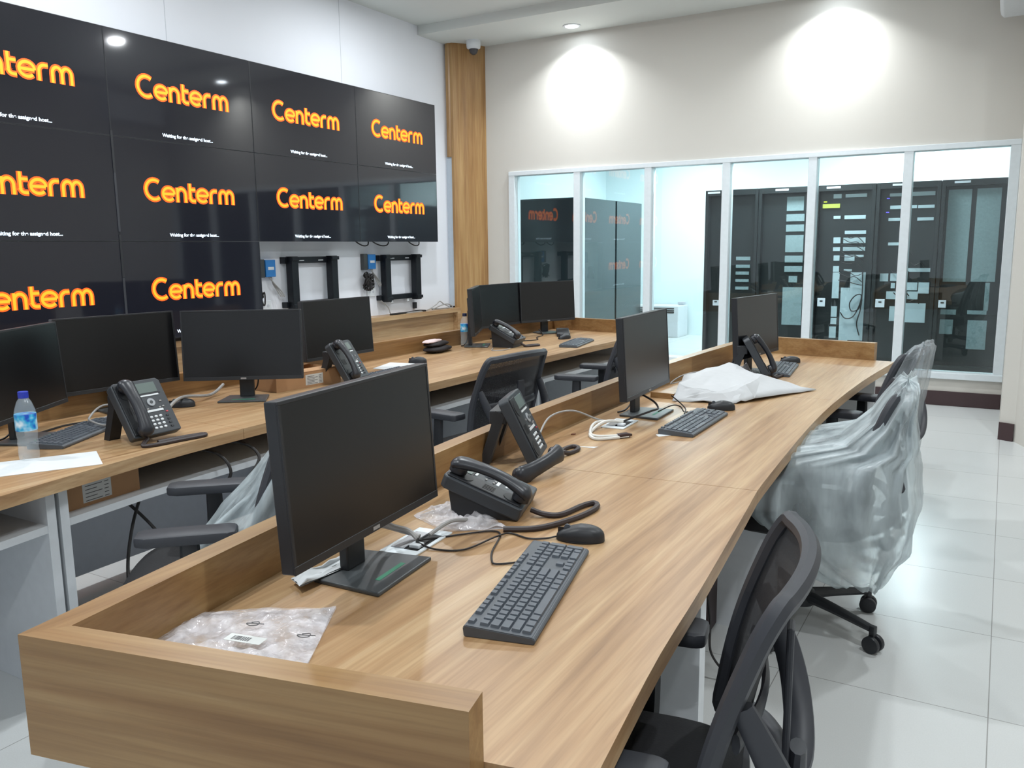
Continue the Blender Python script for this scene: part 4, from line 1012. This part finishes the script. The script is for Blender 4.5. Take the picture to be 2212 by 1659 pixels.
def bcode():
    t = bpy.data.objects.new('barcode_label', None)
    bm = B(); box(bm, -.035, .035, -.012, .012, 0, .0006); o = obj('barcode_label', bm, LAB, bg, label='white barcode sticker'); o.location = (.035, -.005, .024); o.rotation_euler = (0, 0, math.radians(12))
    bm = B(); x = -.024
    r_ = random.Random(2)
    while x < .010:
        w_ = r_.choice((.0008, .0015, .0024)); box(bm, x, x+w_, -.007, .006, .0007, .0009); x += w_+r_.choice((.0008, .0016))
    obj('barcode_print', bm, PRN, o)
    bpy.data.objects.remove(t)
    for dx, dy, n in ((-.01, .05, 'ink_mark'), (.10, .06, 'ink_mark')):
        bm = B(); tube(bm, [(dx, dy, .021), (dx+.012, dy+.006, .022), (dx+.018, dy-.004, .022), (dx+.006, dy-.010, .021), (dx-.004, dy-.006, .021), (dx+.026, dy+.004, .022)], .0009, 5); obj('ink_mark', bm, PRN, bg, label='small dark print mark')
bcode()
film('plastic_bag', [(-1.235, 1.61), (-1.10, 1.55), (-.98, 1.64), (-1.20, 1.78)], .7202, BAG, 'small crumpled clear bag under the low foreground phone', .03, seed=5)
film('plastic_bag', [(-1.22, 4.20), (-1.10, 4.16), (-1.06, 4.32), (-1.20, 4.40)], .7202, BAG, 'crumpled clear bag behind the far desk phone', .07, seed=9)
film('foam_wrap', [(-1.19, 1.145), (-1.145, 1.125), (-1.135, 1.30), (-1.175, 1.32)], .731, PAPER, 'strip of white foam wrapping under the foreground monitor', .02, 20, 10, 3)

# desk grommets
def grommet(x, y, deg, label):
    t = thing('cable_grommet', label, 'cable outlet', (x, y, .72), math.radians(deg), 'cable outlets in the front desk')
    bm = B(); box(bm, -.045, .045, -.085, -.055, 0, .004, .001); box(bm, -.045, .045, .055, .085, 0, .004, .001); box(bm, -.045, -.035, -.055, .055, 0, .004, .001); box(bm, .035, .045, -.055, .055, 0, .004, .001); obj('frame', bm, ALU, t)
    bm = B(); box(bm, -.035, .035, -.055, .055, .0003, .0015); obj('opening', bm, mat('slot_black', (12, 12, 14), .6), t)
    bm = B(); box(bm, -.034, .0, -.054, .054, .0016, .006, .001); obj('flap', bm, CHROME, t)
    bm = B(); box(bm, .004, .03, -.04, -.015, .0016, .010, .002); obj('socket', bm, WHT, t)
grommet(-1.115, 1.462, 5, 'silver cable outlet with open flap beside the foreground monitor')
grommet(-1.215, 2.87, 3, 'silver cable outlet beside the middle monitor of the front desk')
def cable(P, r, m, label, name='cable', group=None):
    bm = B(); c0 = Vector(P[0]); tube(bm, [Vector(p)-c0 for p in P], r, 8, 8)
    o = obj(name, bm, m, smooth=True); o.location = c0; return tag(o, label, 'cable', group)
Z = .7232
cable([(-1.10, 1.45, .732), (-1.09, 1.50, Z), (-1.049, 1.552, Z), (-1.003, 1.602, Z), (-.97, 1.59, Z), (-.93, 1.49, Z), (-.90, 1.44, Z), (-.885, 1.43, Z), (-.86, 1.448, Z), (-.825, 1.452, .733)], .0022, CBL, 'thin black keyboard cable crossing the desk in the foreground')
cable([(-1.10, 1.44, .732), (-1.05, 1.44, Z), (-.99, 1.47, Z), (-.965, 1.56, Z+.005), (-.955, 1.61, Z), (-.90, 1.60, Z), (-.865, 1.62, Z), (-.847, 1.636, .726)], .0022, CBL, 'thin black mouse cable leading to the foreground mouse')
cable([(-1.12, 1.33, .86), (-1.15, 1.40, .78), (-1.13, 1.45, .75), (-1.105, 1.452, .733)], .006, GCBL, 'grey monitor cable dropping into the foreground cable outlet')
cable([(-1.13, 1.30, .80), (-1.17, 1.40, .77), (-1.14, 1.46, .74), (-1.112, 1.47, .733)], .005, GCBL, 'second grey cable beside the foreground cable outlet')
cable([(-1.10, 1.49, .732), (-1.09, 1.56, .745), (-1.07, 1.62, .735), (-1.06, 1.66, Z+.002)], .005, GCBL, 'grey network cable running to the low foreground phone')
cable([(-1.29, 2.36, .76), (-1.33, 2.52, .80), (-1.31, 2.66, .80), (-1.26, 2.78, .75), (-1.215, 2.85, .733)], .0035, GCBL, 'light grey network cable arching along the back board')
cable([(-1.20, 2.86, .733), (-1.235, 2.78, .745), (-1.25, 2.70, Z+.004), (-1.22, 2.62, Z+.002), (-1.18, 2.585, Z+.002), (-1.14, 2.62, Z+.002), (-1.10, 2.675, Z+.002)], .006, WCBL, 'white cable loop with dark plug lying by the second cable outlet')
cable([(-1.21, 2.86, .733), (-1.26, 2.76, .745), (-1.24, 2.66, Z+.006), (-1.19, 2.61, Z+.006), (-1.13, 2.65, Z+.006)], .005, WCBL, 'second white cable folded beside the white cable loop')
bm = B(); box(bm, -.012, .012, -.022, .022, 0, .016, .003); box(bm, -.006, .006, .022, .034, .004, .012, .001); o = obj('cable_plug', bm, mat('brown_black_plug', (54, 36, 36), .5)); o.location = (-1.115, 2.665, .7202); o.rotation_euler = (0, 0, -.6); tag(o, 'dark brown plug at the end of the white cable loop', 'plug')
cable([(-1.20, 2.88, .733), (-1.17, 2.92, .745), (-1.13, 2.98, .76), (-1.12, 3.02, .765), (-1.17, 3.10, .775), (-1.24, 3.12, .80)], .004, CBL, 'black cable rising behind the middle monitor base')
cable([(-1.13, 3.05, .745), (-1.10, 3.12, .76), (-1.09, 3.19, .745), (-1.06, 3.15, Z+.01), (-1.035, 3.12, .74)], .0025, CBL, 'thin black cable tangled between the middle monitor and keyboard')
cable([(-1.12, 3.17, .79), (-1.09, 3.20, .755), (-1.06, 3.17, .74), (-1.035, 3.08, .74)], .0025, CBL, 'thin black lead from the middle monitor to its keyboard')
cable([(-1.30, 3.86, .74), (-1.32, 3.72, .745), (-1.31, 3.86, .765), (-1.27, 4.02, .765), (-1.20, 4.2, .74)], .003, GCBL, 'thin grey cable looping above the wooden board')
cable([(-3.08, 1.98, Z), (-3.0, 2.05, .76), (-2.92, 2.0, .80), (-2.87, 1.93, .79), (-2.86, 1.88, .745), (-2.93, 1.86, .725+.03), (-3.0, 1.9, .76), (-3.02, 1.97, .79), (-2.95, 2.03, .79)], .004, GCBL, 'grey cable loop standing behind the first phone on the back desk')
cable([(-3.04, 1.62, Z), (-3.06, 1.74, Z), (-3.10, 1.86, Z), (-3.08, 1.98, Z), (-3.02, 2.04, .735), (-2.94, 2.03, .74)], .004, CBL, 'black cable behind the left keyboard on the back desk')
cable([(-2.83, 2.03, .735), (-2.92, 2.16, Z+.004), (-3.02, 2.33, .733+.03), (-3.10, 2.55, .735), (-3.16, 2.68, .76)], .007, GCBL, 'thick grey cable running behind the mouse on the back desk')
cable([(-3.13, 5.76, .75), (-3.02, 5.62, Z), (-2.98, 5.45, Z), (-2.90, 5.30, Z), (-2.98, 5.16, Z), (-2.92, 5.05, Z)], .004, CBL, 'black cable beneath the rightmost angled monitor')
cable([(-2.92, 4.73, Z), (-2.86, 4.62, Z), (-2.80, 4.66, Z), (-2.80, 4.75, .726)], .003, GCBL, 'thin grey cable curling at the far back desk phone')

# box on the back desk
def cardbox(x, y, z, sx, sy, sz, deg, label, open_top=True, lx=.0, group='brown cardboard boxes'):
    t = thing('cardboard_box', label, 'box', (x, y, z), math.radians(deg), group)
    w_ = .004; bm = B()
    box(bm, -sx/2, sx/2, -sy/2, sy/2, 0, w_); box(bm, -sx/2, -sx/2+w_, -sy/2, sy/2, w_, sz); box(bm, sx/2-w_, sx/2, -sy/2, sy/2, w_, sz)
    box(bm, -sx/2+w_, sx/2-w_, -sy/2, -sy/2+w_, w_, sz); box(bm, -sx/2+w_, sx/2-w_, sy/2-w_, sy/2, w_, sz)
    obj('carton', bm, CARD, t)
    if open_top:
        bm = B(); box(bm, -.06, .0, -sy/2+.003, sy/2-.003, 0, .003, 0, Matrix.Translation((-sx/2+.06, 0, sz+.001)) @ Matrix.Rotation(math.radians(-8), 4, 'Y')); obj('flap', bm, CARD, t)
        bm = B(); box(bm, -.06, .0, -sy/2+.003, sy/2-.003, 0, .003, 0, Matrix.Translation((sx/2, 0, sz+.001)) @ Matrix.Rotation(math.radians(6), 4, 'Y')); obj('flap', bm, CARD, t)
    else:
        bm = B(); box(bm, -sx/2, sx/2, -sy/2, sy/2, sz, sz+.003); obj('flap', bm, CARD, t)
    bm = B(); box(bm, sx/2, sx/2+.0006, lx-.055, lx+.055, .012, sz-.012); l = obj('shipping_label', bm, LAB, t, label='white printed shipping label')
    bm = B()
    for i in range(6): 
        box(bm, sx/2+.0006, sx/2+.0008, lx-.045, lx+(.0 if i % 2 else .02), .016+i*(sz-.032)/6, .016+i*(sz-.032)/6+.0025)
        box(bm, sx/2+.0006, sx/2+.0008, lx+.028, lx+.045, .016+i*(sz-.032)/6, .016+i*(sz-.032)/6+.0025)
    obj('label_print', bm, PRN, l)
cardbox(-3.04, 3.0, .7202, .28, .40, .075, -6, 'open low cardboard box on the back desk behind the foreground monitor', True, .03)
cardbox(-2.62, 1.62, .5652, .16, .30, .105, 6, 'closed cardboard box with white label on the shelf under the back desk', False, -.02)
# pouch
t = thing('pouch', 'small black and red fabric pouch on the back desk left of the angled monitors', 'pouch', (-3.16, 4.43, .72), math.radians(10)); t.scale = (1.25, 1.3, 1.35)
def blob(sx, sy, sz, m, nm, loc=(0, 0, 0), p=.7):
    def f(u, v):
        a = u*2*PI; q = (v-.5)*PI; c, s = math.cos(a), math.sin(a); k = math.cos(q)**p if 0 < v < 1 else 0
        return (loc[0]+sx*abs(c)**p*(1 if c > 0 else -1)*k, loc[1]+sy*abs(s)**p*(1 if s > 0 else -1)*k, loc[2]+sz*(math.sin(q)+1)+noise.noise(Vector((c*2, s*2, v*3)))*.003)
    bm = B(); grid(bm, f, 28, 12, None, True); bmesh.ops.remove_doubles(bm, verts=bm.verts, dist=.0005); return obj(nm, bm, m, t, True, angle=180)
blob(.055, .105, .014, mat('pouch_black', (28, 22, 24), .85), 'pouch_body', (0, 0, .002))
blob(.045, .10, .012, mat('pouch_black', (28, 22, 24), .85), 'pouch_lid', (-.012, .01, .026))
blob(.03, .085, .007, mat('pouch_pale', (210, 190, 190), .8), 'lining', (-.02, -.02, .046)); blob(.008, .08, .004, RED, 'red_trim', (-.045, -.005, .044))
# closed dark device beneath the rightmost far monitor
bm = B(); box(bm, -.05, .05, -.22, .22, 0, .028, .006); o = obj('thin_black_device', bm, BLK); o.location = (-2.93, 5.78, .7202); o.rotation_euler = (0, 0, math.radians(28)); tag(o, 'flat black device lying below the rightmost angled monitor', 'device')
# cables below the back desk
cable([(-2.75, 2.02, .6), (-2.62, 2.08, .655), (-2.50, 2.18, .655), (-2.42, 2.2, .60), (-2.42, 2.12, .52)], .006, CBL, 'black cable looping out under the back desk edge', group='cables under the back desk')
cable([(-2.78, 2.05, .6), (-2.60, 2.00, .66), (-2.47, 2.05, .64), (-2.42, 2.06, .57), (-2.46, 2.02, .50)], .006, CBL, 'inner black cable loop under the back desk edge', group='cables under the back desk')
cable([(-2.70, 1.90, .54), (-2.62, 1.78, .42), (-2.52, 1.68, .30), (-2.46, 1.66, .18), (-2.40, 1.72, .06), (-2.28, 1.86, .02), (-2.2, 1.98, .02)], .006, CBL, 'twisted black cable hanging to the floor beside the cabinet', group='cables under the back desk')
cable([(-2.72, 1.78, .54), (-2.63, 1.86, .40), (-2.52, 1.90, .25), (-2.45, 1.95, .10), (-2.40, 2.05, .02)], .006, CBL, 'black cable crossing the twisted one below the back desk', group='cables under the back desk')
cable([(-.78, 2.55, .35), (-.74, 2.50, .20), (-.72, 2.46, .10), (-.66, 2.5, .02), (-.60, 2.58, .02)], .004, CBL, 'thin dark cable hanging beside the foreground chair back')
# things on the floor under the front desk
t = thing('storage_box', 'dark brown upright box standing on the floor under the front desk', 'box', (-.88, 2.86, 0), math.radians(2))
bm = B(); box(bm, -.05, .05, -.09, .09, 0, .36, .006); obj('box_body', bm, mat('dark_brown_plastic', (52, 34, 34), .5), t)
bm = B(); box(bm, .02, .052, -.092, -.088, .30, .34, .001); obj('vent', bm, BLK, t)
film('plastic_bag', [(-.86, 3.28), (-.70, 3.22), (-.66, 3.42), (-.82, 3.46)], .001, BAG, 'crumpled clear bag on the floor under the front desk', .12, seed=12)
